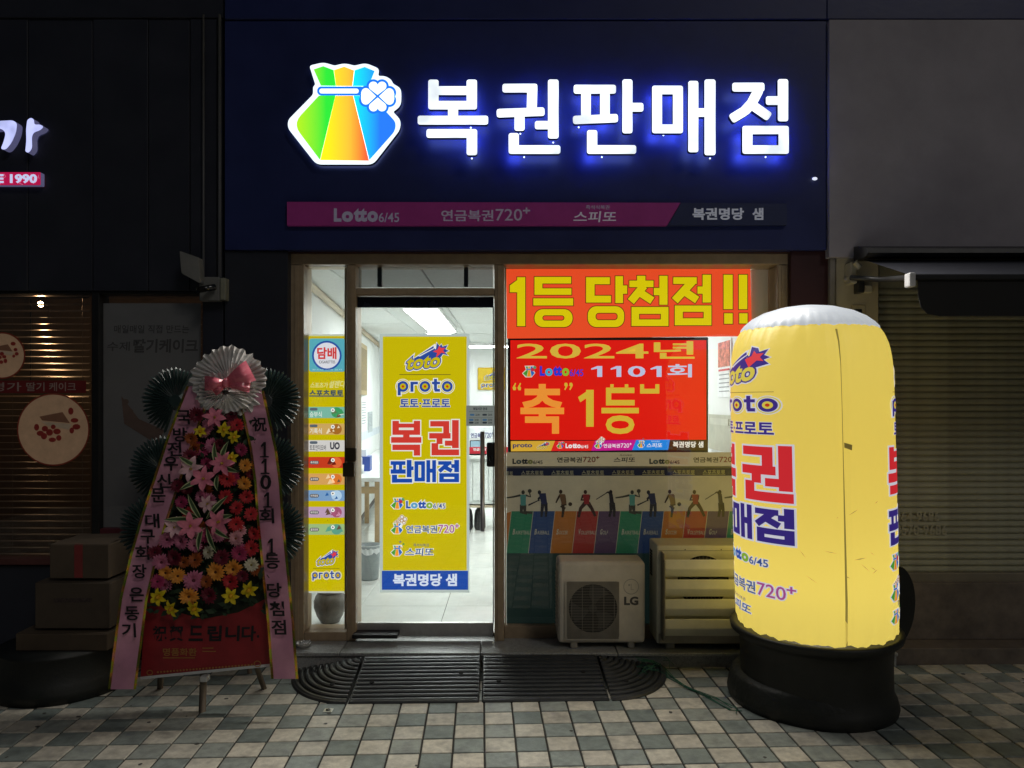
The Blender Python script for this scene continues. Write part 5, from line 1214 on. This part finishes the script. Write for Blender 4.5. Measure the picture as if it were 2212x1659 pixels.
def put(name, me, x, y, r, off, nominal):
    p = WW(331.8 + x * .3, 857 + y * .3, off); s = (r * .3 * 3.75 / F) / nominal; o = bpy.data.objects.new(name, me)
    nrm = Vector((random.uniform(-.35, .35), -1, random.uniform(-.3, .35))).normalized()
    o.matrix_basis = Matrix.Translation(p) @ nrm.to_track_quat('Z', 'Y').to_matrix().to_4x4() @ Matrix.Rotation(random.uniform(0, 6.28), 4, 'Z') @ Matrix.Scale(s, 4); link(o, wr)
random.seed(12)
G = [('red', 600, 205, 48), ('magenta', 630, 380, 46), ('orange', 660, 495, 46), ('orange', 655, 625, 50), ('red', 670, 720, 48), ('red', 598, 800, 48), ('red', 702, 845, 48), ('red', 595, 915, 52), ('pale', 595, 1020, 54), ('red', 725, 985, 48), ('red', 705, 1090, 54), ('white', 395, 1120, 46), ('dark', 490, 1155, 56), ('magenta', 620, 1130, 58), ('rust', 300, 1175, 52), ('white', 705, 1210, 48),
     ('orange', 450, 1260, 64), ('orange', 575, 1240, 64), ('red', 555, 1330, 60), ('orange', 90, 1265, 54), ('orange', 175, 1290, 54), ('pink', 290, 1320, 72), ('orange', 255, 1435, 64), ('dark', 400, 1430, 58), ('pink', 100, 1030, 58), ('pink', 200, 1040, 62), ('pink', 295, 1070, 50), ('pink', 60, 1190, 62), ('dark', 150, 1160, 60), ('red', 530, 590, 58), ('magenta', 440, 140, 64), ('dark', 310, 130, 54), ('pink', 395, 205, 48), ('dark', 560, 130, 46),
     ('red', 520, 720, 50), ('pink', 400, 740, 48), ('rust', 270, 300, 46), ('dark', 260, 430, 52), ('pink', 470, 990, 54), ('magenta', 380, 1000, 48), ('dark', 150, 950, 50), ('rust', 215, 1190, 44), ('dark', 640, 1420 - 130, 44), ('magenta', 30, 1330, 50), ('dark', 480, 350, 48), ('pink', 340, 720, 46), ('red', 250, 840, 44), ('dark', 540, 470, 44), ('dark', 10, 1120, 48), ('rust', 380, 1330, 46), ('magenta', 200, 760, 46), ('dark', 170, 640, 46)]
for (k, x, y, r_) in G: put('gerbera', GER[k], x, y, r_ * 1.08, random.uniform(.085, .11), .040)
for i in range(26):
    y = random.uniform(120, 1420); t = y / 1480; x = random.uniform(300 - 260 * t, 690 + 60 * t)
    put('gerbera', GER[random.choice(('dark', 'pink', 'magenta', 'rust', 'red', 'dark', 'pale'))], x, y, random.uniform(40, 60), random.uniform(.055, .07), .040)
for (k, x, y, r_) in [('pink', 265, 930, 92), ('pink', 470, 900, 92), ('pink', 360, 590, 88), ('pink', 495, 480, 88), ('pale', 270, 520, 84), ('pale', 390, 770, 64), ('pale', 150, 940, 74), ('pink', 440, 150, 76)]: put('lily', LIL[k], x, y, r_ * 1.12, .125, .062)
for (x, y, r_) in [(555, 1435, 62), (690, 1390, 64), (130, 1525, 62), (295, 1525, 62), (35, 1440, 66), (505, 235, 54), (335, 250, 46), (580, 290, 48), (560, 440, 48)]: put('yellow_lily', DAF['yellow'], x, y, r_, .105, .048)
M_LF = mat('leaf_green', (.05, .10, .035), .45, noise=.3); M_LE = mat('leaf_edge_cream', (.48, .52, .28), .5)
def leaf(x0, y0, x1, y1):
    p0 = WW(331.8 + x0 * .3, 857 + y0 * .3, .10); p1 = WW(331.8 + x1 * .3, 857 + y1 * .3, .135); d_ = p1 - p0; sd = Vector((-d_.z, 0, d_.x)).normalized()
    ed, innr = [], []
    prof = [(0, .003), (.25, .011), (.5, .013), (.75, .009), (1, .0008)]
    V, Fc, mi = [], [], []
    for (t, w_) in prof:
        c_ = p0 + d_ * t + Vector((0, -.03 * math.sin(t * 2.4), -.012 * t * t))
        V += [c_ - sd * w_, c_ - sd * w_ * .6 + Vector((0, .002, 0)), c_ + sd * w_ * .6 + Vector((0, .002, 0)), c_ + sd * w_]
    for i in range(4):
        for j in range(3): b = i * 4 + j; Fc.append((b, b + 4, b + 5, b + 1)); mi.append(0 if j == 1 else 1)
    mesh_obj('long_leaf', V, Fc, [M_LF, M_LE], wr, True, mi)
for q in [(350, 900, 260, 680), (380, 880, 548, 690), (330, 880, 178, 770), (320, 880, 88, 862), (400, 930, 560, 1000), (380, 940, 465, 1100), (350, 940, 335, 1090), (450, 880, 582, 830), (460, 520, 450, 310), (480, 480, 550, 302), (500, 510, 625, 522), (460, 560, 472, 655), (360, 590, 200, 650), (340, 520, 195, 410)]: leaf(*q)
# red foot board
bd = [(318, 1262), (585, 1258), (583, 1440), (303, 1468)]
A = [WW(x, y, .015) for x, y in bd]
brd = mesh_obj('foot_board', A + [a + Vector((0, .012, 0)) for a in A], [(0, 1, 2, 3), (0, 4, 5, 1), (1, 5, 6, 2), (2, 6, 7, 3), (3, 7, 4, 0)], mat('board_red', (.26, .018, .022), .5, noise=.2, scale=8), wr)
fx6, fy6 = (lambda x: 221 + x * .5), (lambda y: 719 + y * .5)
onw = lambda off: (lambda x, y, i: WW(x, y, off + .0001 * i))
tilt = lambda x, y: (x, y - (x - 440) * .05)
M_INK = mat('brush_ink', (.012, .010, .012), .5)
flat('lettering', tf([text(ch, x, 1262 + 3, x + 62, 1332, .03, .05) for ch, x in zip('祝賀드립니다', (215, 288, 372, 452, 530, 600))] + [text('.', 668, 1305, 678, 1318, .05)], fx6, fy6), M_INK, onw(.018), brd)
flat('gold_print', tf([text('명품화환', 262, 1362, 408, 1396, .02), rect(262, 1402, 400, 1406), rect(432, 1360, 480, 1364), rect(432, 1374, 490, 1378)] + [ring(205, 1468, 12, 10, 4), ring(670, 1430, 14, 12, 4)] + [disc(240 + i * 14, 1466 - i * 1.1, 4.5, n=8) for i in range(30)], fx6, fy6), mat('gold_foil', (.42, .20, .06), .4, .4), onw(.018), brd)
flat('edge_strip', [poly((303, 1462), (583, 1434), (583, 1440), (303, 1468))], mat('edge_white', (.55, .55, .55), .5), onw(.0175), brd)
# ribbons
M_RIB = mat('pink_satin', (.66, .30, .42), .32, noise=.14, scale=6, bump=.25, bscale=9, spec=.6)
m = bpy.data.materials.new('hologram_trim'); m.use_nodes = True; MATS['hologram_trim'] = M_HOL = m
N = m.node_tree.nodes; L = m.node_tree.links; b_s = N['Principled BSDF']; b_s.inputs['Metallic'].default_value = .9; b_s.inputs['Roughness'].default_value = .25
tc = N.new('ShaderNodeTexCoord'); tn = N.new('ShaderNodeTexNoise'); tn.inputs['Scale'].default_value = 26; L.new(tc.outputs['Object'], tn.inputs['Vector'])
cr = N.new('ShaderNodeValToRGB'); L.new(tn.outputs['Fac'], cr.inputs[0]); L.new(cr.outputs[0], b_s.inputs['Base Color'])
cr.color_ramp.elements[0].color = (.1, .5, .15, 1); cr.color_ramp.elements[1].color = (.8, .2, .6, 1)
for ps, cc in ((.45, (.5, .5, .05, 1)), (.55, (.8, .35, .05, 1))): e_ = cr.color_ramp.elements.new(ps); e_.color = cc
def ribbon(cl_, hw, off):
    P = [(fx6(x), fy6(y)) for x, y in cl_]
    dense = []
    for i in range(len(P) - 1):
        for k in range(6):
            t = k / 6; dense.append((P[i][0] * (1 - t) + P[i + 1][0] * t, P[i][1] * (1 - t) + P[i + 1][1] * t))
    dense.append(P[-1])
    def strip_(name, a, b, o, m_, parent):
        vs, fs = [], []
        for i, (x, y) in enumerate(dense):
            for j in range(5):
                u = a + (b - a) * j / 4; vs.append(WW(x + u * hw, y, off + o + .010 * math.sin(i * .55 + u * 1.4) + .005 * math.sin(i * 1.3 - u)))
        for i in range(len(dense) - 1):
            for j in range(4): fs.append((i * 5 + j, (i + 1) * 5 + j, (i + 1) * 5 + j + 1, i * 5 + j + 1))
        return mesh_obj(name, vs, fs, m_, parent, True)
    r_ = strip_('ribbon', -1, 1, 0, M_RIB, wr)
    strip_('hologram_trim', -1.22, -.99, .002, M_HOL, r_); strip_('hologram_trim', .99, 1.22, .002, M_HOL, r_)
    return r_
rl = ribbon([(425, 230), (385, 330), (330, 480), (278, 640), (225, 800), (180, 960), (135, 1150), (110, 1350), (85, 1540)], 25, .075)
rr2 = ribbon([(640, 250), (662, 350), (695, 500), (715, 650), (725, 800), (740, 950), (755, 1100), (770, 1250), (788, 1495)], 24, .085)
def chars(s, pos, parent, off, sz):
    sh_ = []
    for ch, (x, y) in zip(s, pos):
        w_ = sz * .5
        if ch == '1': sh_.append(one(x - sz * .3, y - sz * .52, x + sz * .3, y + sz * .52)); continue
        sh_.append(text(ch, x - w_ * (.75 if ch in '10' else 1), y - sz * .5, x + w_ * (.75 if ch in '10' else 1), y + sz * .5, .024, -.06 if ch not in '10' else 0))
    flat('lettering', tf(sh_, fx6, fy6), M_INK, onw(off), parent)
chars('국방전우신문대구회장은동기', [(355, 365), (338, 440), (314, 502), (298, 565), (268, 640), (244, 702), (218, 812), (198, 880), (174, 950), (162, 1030), (150, 1130), (130, 1212), (116, 1285)], rl, .094, 62)
chars('祝1101회1등당첨점', [(680, 395), (700, 505), (703, 577), (706, 645), (714, 722), (712, 790), (730, 922), (736, 988), (745, 1112), (756, 1192), (764, 1272)], rr2, .104, 64)
# pleated white rosette with a pink bow
def rosette(x, y, r_, n_, off, m_, sq=1.0, name='rosette', parent=None):
    vs, fs = [], []; rings = 6
    for j in range(rings + 1):
        t = j / rings
        for k in range(n_):
            a = 2 * math.pi * k / n_; rad = r_ * (.12 + .88 * t) * (1 + .045 * math.sin(k * 1.7) * t + .03 * math.sin(k * .37) * t + rs.uniform(-.03, .03) * t)
            p = WW(x + rad * math.cos(a), y - rad * sq * math.sin(a), off + .035 * (1 - t) ** 1.2 + (.011 if k % 2 else -.004) * (.25 + t) + .010 * math.sin(a * 4 + j) + rs.uniform(-.004, .004)); vs.append(p)
    for j in range(rings):
        for k in range(n_): fs.append((j * n_ + k, j * n_ + (k + 1) % n_, (j + 1) * n_ + (k + 1) % n_, (j + 1) * n_ + k))
    return mesh_obj(name, vs, fs, m_, parent or wr)
M_TUL = mat('white_tulle', (.62, .60, .58), .6, noise=.08)
rs_ = rosette(494, 824, 81, 84, .09, M_TUL, .92)
rosette(487, 848, 62, 60, .115, M_TUL, .72, 'lower_ruffle', rs_)
M_BOW = mat('bow_satin', (.72, .16, .22), .28, noise=.18, scale=12, bump=.4, bscale=14, spec=.6)
bow = thing('x', None, None) if False else None
def loop(x0, y0, x1, y1, w0, w1, off, parent, name):
    vs, fs = [], []; n_ = 10
    for i in range(n_ + 1):
        t = i / n_; x = x0 + (x1 - x0) * t; y = y0 + (y1 - y0) * t; ww = w0 + (w1 - w0) * math.sin(t * 1.45)
        dx, dy = x1 - x0, y1 - y0; l = math.hypot(dx, dy); nx, ny = -dy / l, dx / l
        for j in range(7):
            u = j / 3 - 1; vs.append(WW(x + nx * ww * u, y + ny * ww * u, off + .05 * math.sin(t * 2.8) * (1 - .4 * u * u) + .008 * math.sin(j * 2.2) * t))
    for i in range(n_):
        for j in range(6): fs.append((i * 7 + j, (i + 1) * 7 + j, (i + 1) * 7 + j + 1, i * 7 + j + 1))
    return mesh_obj(name, vs, fs, M_BOW, parent, True)
loop(487, 828, 542, 800, 6, 24, .15, rs_, 'bow_loop'); loop(487, 828, 442, 828, 6, 16, .15, rs_, 'bow_loop')
loop(489, 830, 540, 836, 4, 12, .145, rs_, 'bow_tail'); loop(485, 832, 462, 848, 4, 9, .145, rs_, 'bow_tail')
kn = WW(487, 827, .17); bm = bmesh.new(); bmesh.ops.create_icosphere(bm, subdivisions=2, radius=.021, matrix=Matrix.Translation(kn) @ Matrix.Diagonal((.8, .7, 1.15, 1))); bm_obj('bow_knot', bm, M_BOW, rs_, True)

# ------------------------------------------------------------------ boxes beside the wreath
M_CARD = [mat('cardboard_%d' % i, c_, .85, noise=.15, scale=10, bump=.1, bscale=90) for i, c_ in enumerate(((.085, .062, .042), (.07, .052, .036), (.078, .055, .035)))]
bs = thing('round_plinth', 'low black round base under the stacked cardboard boxes', 'base', (W(150, 1500, -.5).x, -.5, 0))
lathe('body', [(.30, 0), (.335, .01), (.34, .06), (.32, .10), (.30, .22), (.31, .235), (.0, .236)], W(140, 1500, -.45).x, -.45, M_RUB, bs, 48)
def carton(lab, x0, y0, x1, y1, Yf, dep, zb, m_, tape=None, txt=None, flap=False):
    a, b = W(x0, y0, Yf), W(x1, y1, Yf); zt = zb + (a.z - b.z)
    t = thing('cardboard_box', lab, 'box', ((a.x + b.x) / 2, Yf + dep / 2, zb), 'cardboard boxes stacked left of the wreath')
    box('carton', a.x, b.x, Yf, Yf + dep, zb, zt, m_, t, .004)
    if tape:
        box('tape', a.x + (b.x - a.x) * .42, a.x + (b.x - a.x) * .56, Yf - .0015, Yf, zb + .005, zt - .003, mat('red_tape', (.22, .03, .03), .35), t, 0)
        box('tape', a.x + (b.x - a.x) * .42, a.x + (b.x - a.x) * .56, Yf + .003, Yf + dep, zt, zt + .0015, mat('red_tape', (.22, .03, .03)), t, 0)
    if txt:
        zc = zb + (zt - zb) * .62
        mesh_obj('print', [(a.x + (b.x - a.x) * u, Yf - .001, zc + v) for u, v in ((.25, -.012), (.76, -.010), (.76, .012), (.25, .010))], [(0, 1, 2, 3)], mat('box_print', (.05, .035, .03), .8, noise=.6, scale=90), t)
    for s_ in (0, 1):
        yy = Yf + dep * (.5 if s_ else 0)
        mesh_obj('flap', [(a.x + .003, yy + .004, zt + .001), (b.x - .003, yy + .004, zt + .001), (b.x - .004, yy + dep * .48, zt + (.012 if flap else .003)), (a.x + .004, yy + dep * .48, zt + (.006 if flap else .003))], [(0, 1, 2, 3)], m_, t)
    return zt
z = carton('wide flat cardboard box, lowest of the stack beside the wreath', 33, 1374, 232, 1411, -.62, .36, .237, M_CARD[2])
z = carton('tall cardboard box with faded print, middle of the stack beside the wreath', 75, 1272, 238, 1371, -.585, .32, z + .016, M_CARD[1], None, True)
z = carton('cardboard box sealed with red tape, topmost of the stack beside the wreath', 107, 1196, 235, 1270, -.56, .28, z + .016, M_CARD[0], True, None, True)

# ------------------------------------------------------------------ cafe front: blinds, stickers, sign
wb = thing('window_blind', 'dark venetian blind in the cafe window lit warm from behind', 'blind', W(0, 1200, .06))
M_SLAT = mat('blind_slat', (.10, .075, .055), .35, .1, noise=.1)
vs = []; a, b = W(-410, 0, .05).x, W(194, 0, .05).x
def blind_mesh(x0, x1):
    pr = [(-.012, -.0075), (-.004, -.001), (.004, .003), (.012, .0075)]
    me = bpy.data.meshes.new('slat'); me.from_pydata([(x, p[0], p[1]) for x in (x0, x1) for p in pr], [], [(i, 4 + i, 5 + i, i + 1) for i in range(3)]); me.materials.append(M_SLAT); return me
bme = blind_mesh(a, b)
for k in range(40):
    o = bpy.data.objects.new('slat', bme); zz = W(0, 643 + k * 14.2, .05).z; o.location = (0, .05, zz); o.rotation_euler = (R(0 if k < 3 else (-14 if k < 16 else -24) + random.uniform(-4, 4)), random.uniform(-.0006, .0006), 0); link(o, wb)
for x in (30, 108, 180):
    q = W(x, 0, .045).x; tube('cord', [(q, .035, W(0, 640, .05).z), (q, .035, W(0, 1200, .05).z)], .0012, M_SLAT, wb, 4)
wb2 = thing('window_blind', 'venetian blind behind the white cafe poster', 'blind', W(320, 1140, .06))
bme2 = blind_mesh(W(216, 0, .05).x, W(434, 0, .05).x)
for k in range(34):
    o = bpy.data.objects.new('slat', bme2); o.location = (0, .06, W(0, 643 + k * 14.6, .05).z); o.rotation_euler = (R(-16), 0, 0); link(o, wb2)
def ceil_lamp(lab, x, y, Y, e, r_):
    p = W(x, y, Y); t = thing('cafe_lamp', lab, 'lamp', p, 'lamps inside the cafe')
    bm = bmesh.new(); bmesh.ops.create_icosphere(bm, subdivisions=2, radius=r_, matrix=Matrix.Translation(p)); bm_obj('bulb', bm, lit('warm_bulb', (1, .62, .30), 90), t, True)
    tube('rod', [p + Vector((0, 0, r_)), Vector((p.x, p.y, 2.5))], .006, M_BLACK, t, 6)
    l_ = bpy.data.lights.new('cafe_bulb', 'POINT'); l_.energy = e; l_.color = (1, .55, .26); l_.shadow_soft_size = r_ * 1.1
    lo_ = bpy.data.objects.new('light', l_); lo_.location = p + Vector((0, -.0, -r_ * 2.3)); link(lo_, t)
ceil_lamp('bright warm bulb seen through the top of the cafe blind', 88, 657, .45, 7.0, .018)
ceil_lamp('dim warm bulb seen through the middle of the cafe blind', 66, 836, 1.5, .5, .012)
def sticker(lab, x, y, r_, seed):
    t = thing('cake_sticker', lab, 'sticker', W(x, y + r_, -.004), 'round cake stickers on the cafe window')
    f = W(x, y, -.004); n_ = 48; rm = r_ * (D) / F
    flat('rim', [ring(x, y, r_ - 1, r_ - 1, 3, 48)], mat('sticker_rim', (.30, .05, .03), .5), on(-.0045), t)
    flat('disc', [disc(x, y, r_ - 2, n=48)], mat('sticker_cream', (.56, .36, .22), .6, emit=.06, ecol=(.65, .40, .24), noise=.15, scale=12), on(-.004), t)  # sticker print with a faint glow added to its colours
    k = r_ / 78.0; q = lambda *p: [(x + u * k, y + v * k) for u, v in p]
    cm = mat('cake_brown', (.28, .13, .08), .7, emit=.01, ecol=(.4, .2, .1)); sm2 = mat('strawberry', (.30, .03, .025), .5, emit=.015, ecol=(.5, .06, .04)); wm = mat('cream_white', (.55, .42, .30), .6, emit=.03, ecol=(.6, .45, .3))  # brown, red and cream of the printed cake
    flat('cake_slice', [poly(*q((-30, -28), (20, -38), (36, -14), (-24, -20)))], cm, on(-.0055), t)
    flat('cream_layer', [poly(*q((-28, -18), (40, -12), (34, 0), (-10, -8)))], wm, on(-.006), t)
    rq = random.Random(seed)
    flat('strawberries', [disc(x + u * k, y + v * k, rq.uniform(5, 9) * k, rq.uniform(5, 8) * k, 10) for u, v in ((-36, -5), (-28, 8), (-18, -2), (-8, 6), (0, -6), (8, 4), (-2, 22), (-20, 14), (38, -40), (46, -20), (40, 2), (50, -6), (12, 18))], sm2, on(-.0065), t)
sticker('large round cake sticker on the cafe window below the red strip', 115, 928, 78, 1)
sticker('round cake sticker cut by the picture edge above the red strip', 4, 768, 50, 2)
rsn = thing('window_lettering_strip', 'dark red strip with pale cafe lettering across the blind window', 'film strip', W(80, 848, -.004))
flat('strip', [rect(-200, 822, 186, 849)], mat('strip_red', (.17, .015, .015), .5), on(-.004), rsn)
flat('lettering', [text('딸기명가', -85, 826, 46, 845, .01), text('딸기', 57, 826, 96, 845, .01), text('케이크', 106, 826, 164, 845, .01)], mat('strip_print', (.36, .27, .24), .6), on(-.0052), rsn)
cp = thing('cafe_poster', 'pale grey hanging poster with cake lettering in the cafe window', 'poster', W(320, 1140, .02))
pbox('sheet', 216, 655, 434, 1139, .012, .014, mat('poster_grey', (.20, .19, .20), .7, noise=.08, scale=3), cp, 0)
flat('lettering', [text('매일매일 직접 만드는', 246, 702, 408, 720, .012, .05), text('수제', 231, 738, 280, 758, .012, .05), text('딸기케이크', 287, 732, 427, 762, .03, .05)], mat('poster_ink', (.085, .075, .08), .7), on(.0105), cp)
flat('cake_print', [poly((262, 855), (300, 905), (355, 930), (340, 960), (268, 915)), disc(280, 890, 8), disc(300, 915, 9), disc(320, 925, 8), disc(272, 868, 6)], mat('cake_faded', (.16, .10, .085), .7), on(.0105), cp)
# backlit name sign of the cafe, cut by the picture edge
cs = thing('cafe_sign', 'lavender backlit brush letter of the cafe sign at the picture edge', 'sign', W(40, 352, -.1))
M_LAV = lit_face('lavender_acrylic', (.50, .54, .95), .75, 1.15, 9); M_LSD = lit('lavender_return', (.25, .25, .5), .25)
ux, uy = (lambda x: x * .25), (lambda y: 221 + y * .25)
U = lambda *p: [(ux(a), uy(b)) for a, b in p]
prism('brush_stroke', poly(*round_poly(U((-140, 175), (0, 160), (110, 155), (148, 180), (140, 260), (100, 350), (50, 410), (5, 405), (35, 330), (50, 260), (10, 225), (-140, 240)), 8, 3)), -.10, -.05, M_LAV, cs, M_LSD)
prism('brush_stroke', poly(*round_poly(U((235, 150), (270, 132), (295, 150), (295, 195), (345, 190), (380, 210), (350, 240), (290, 262), (275, 300), (278, 400), (245, 438), (218, 425), (228, 330), (225, 240)), 7, 3)), -.10, -.05, M_LAV, cs, M_LSD)
cy_ = thing('cafe_year_sign', 'small backlit magenta sign with founding year under the cafe letter', 'sign', W(40, 400, -.1))
prism('panel', poly(*rr_pts(-160, 372, 88, 400, 2)), -.085, -.05, lit('magenta_acrylic', hexc('c01850'), .7), cy_, M_LSD)
flat('lettering', [text('SINCE 1990', -78, 376, 80, 396, .045)], lit('year_white', (.6, .66, .95), .8), on(-.087), cy_)
ck = []
rq = random.Random(4)
for k in range(22):
    x, y = rq.uniform(-60, 84), rq.uniform(374, 392); ck.append(path([(x, y), (x + rq.uniform(-5, 5), y + rq.uniform(3, 6)), (x + rq.uniform(-4, 4), min(399, y + rq.uniform(7, 12)))], .7))
flat('crackle_print', ck, lit('crackle_white', (.7, .4, .6), .6), on(-.0862), cy_)

# ------------------------------------------------------------------ things fixed to the walls
cc = thing('security_camera', 'security camera on a grey junction box at the corner pilaster', 'camera', W(458, 650, -.1))
M_CAMG = mat('camera_grey', (.20, .20, .19), .5)
pbox('junction_box', 430, 598, 474, 650, -.11, -.053, M_CAMG, cc, .006); pbox('box_lid', 475, 600, 487, 648, -.115, -.055, mat('box_lid', (.26, .26, .20), .5), cc, .004)
q = W(448, 622, -.16); tube('camera_body', [q + Vector((.03, .03, .01)), q + Vector((-.035, -.05, -.02))], .018, mat('dark_chrome', (.1, .1, .1)), cc, 16)
tube('camera_arm', [q + Vector((.02, .02, .006)), q + Vector((.02, .07, .0))], .008, M_CAMG, cc, 8)
fl2 = thing('wall_floodlight', 'unlit grey floodlight tilted on the cafe wall above the camera', 'floodlight', W(410, 600, -.12))
A = [(388, 542), (428, 556), (432, 612), (392, 590)]
prism('housing', poly(*round_poly(A, 3, 2)), -.17, -.10, M_CAMG, fl2); tube('bracket', [W(420, 600, -.11), W(436, 610, -.05)], .008, M_CAMG, fl2, 6)
aw = thing('awning', 'dark retractable awning with black valance over the shuttered shop', 'awning', W(2000, 560, -.2))
M_AWN = mat('awning_cloth', (.035, .037, .05), .7, noise=.15, scale=20); M_VAL = mat('valance_black', (.012, .012, .013), .8)
p0 = W(1822, 560, -.26)
pr = [(-.10, 2.345), (-.24, 2.345), (-.275, 2.36), (-.27, 2.385), (-.16, 2.42), (-.10, 2.43)]; m_ = len(pr); x0, x1 = 2.0, 4.6
mesh_obj('casing', [(x, p[0], p[1]) for x in (x0, x1) for p in pr], [(i, (i + 1) % m_, m_ + (i + 1) % m_, m_ + i) for i in range(m_)] + [tuple(range(m_)), tuple(range(m_, 2 * m_))], mat('casing_dark', (.03, .03, .032), .45), aw)
mesh_obj('cloth', [(2.03, -.16, 2.343), (4.6, -.16, 2.343), (4.6, -.68, 2.162), (2.03, -.68, 2.162)], [(0, 1, 2, 3)], M_AWN, aw)
box('front_bar', 2.03, 4.6, -.715, -.675, 2.135, 2.165, M_BLACK, aw, .006)
box('end_cap', 1.995, 2.029, -.722, -.668, 2.10, 2.172, mat('cap_white', (.6, .6, .62), .4), aw, .008, 2)
vx = [(2.05, 2.134), (2.052, 2.06), (2.065, 2.0), (2.10, 1.965), (2.16, 1.955), (4.6, 1.955), (4.6, 2.134)]
n_ = len(vx); mesh_obj('valance', [(x, -.70, z) for x, z in vx] + [(x, -.694, z) for x, z in vx], [tuple(range(n_)), tuple(range(2 * n_ - 1, n_ - 1, -1))] + [(i, n_ + i, n_ + (i + 1) % n_, (i + 1) % n_) for i in range(n_)], M_VAL, aw)
box('light_strip', 2.1, 4.6, -.155, -.13, 2.325, 2.335, mat('pale_rail', (.4, .38, .3), .5), aw, 0)
M_ARM = mat('arm_grey', (.05, .05, .052), .4, .4); M_BRK = mat('bracket_cream', (.48, .44, .34), .5)
tube('arm', [W(1838, 600, -.16), W(1905, 604, -.3), Vector((2.02, -.69, 2.15))], .016, M_ARM, aw, 10)
for (a, b, c_, d_, y_) in ((1838, 565, 1852, 612, -.14), (1868, 615, 1886, 632, -.12), (1828, 597, 1838, 606, -.10)): pbox('bracket', a, b, c_, d_, y_, -.058, M_BRK, aw, .006, 2)
pbox('gearbox', 1855, 606, 1868, 632, -.13, -.062, M_ARM, aw, .004)
tube('crank_eye', [W(1846, 566, -.17), W(1858, 578, -.17)], .016, M_BRK, aw, 12)
# grey wall hook by the letters
hk = thing('wall_bulb', 'tiny bare white fitting on the dark wall right of the name strip', 'light fitting', W(1760, 386, -.09))
q = W(1760, 386, -.1); bm = bmesh.new(); bmesh.ops.create_icosphere(bm, subdivisions=2, radius=.012, matrix=Matrix.Translation(q) @ Matrix.Diagonal((1.3, .8, .8, 1))); bm_obj('bulb', bm, lit('fitting_white', (.8, .85, 1), .9), hk)

bpy.data.scenes.remove(TSC)
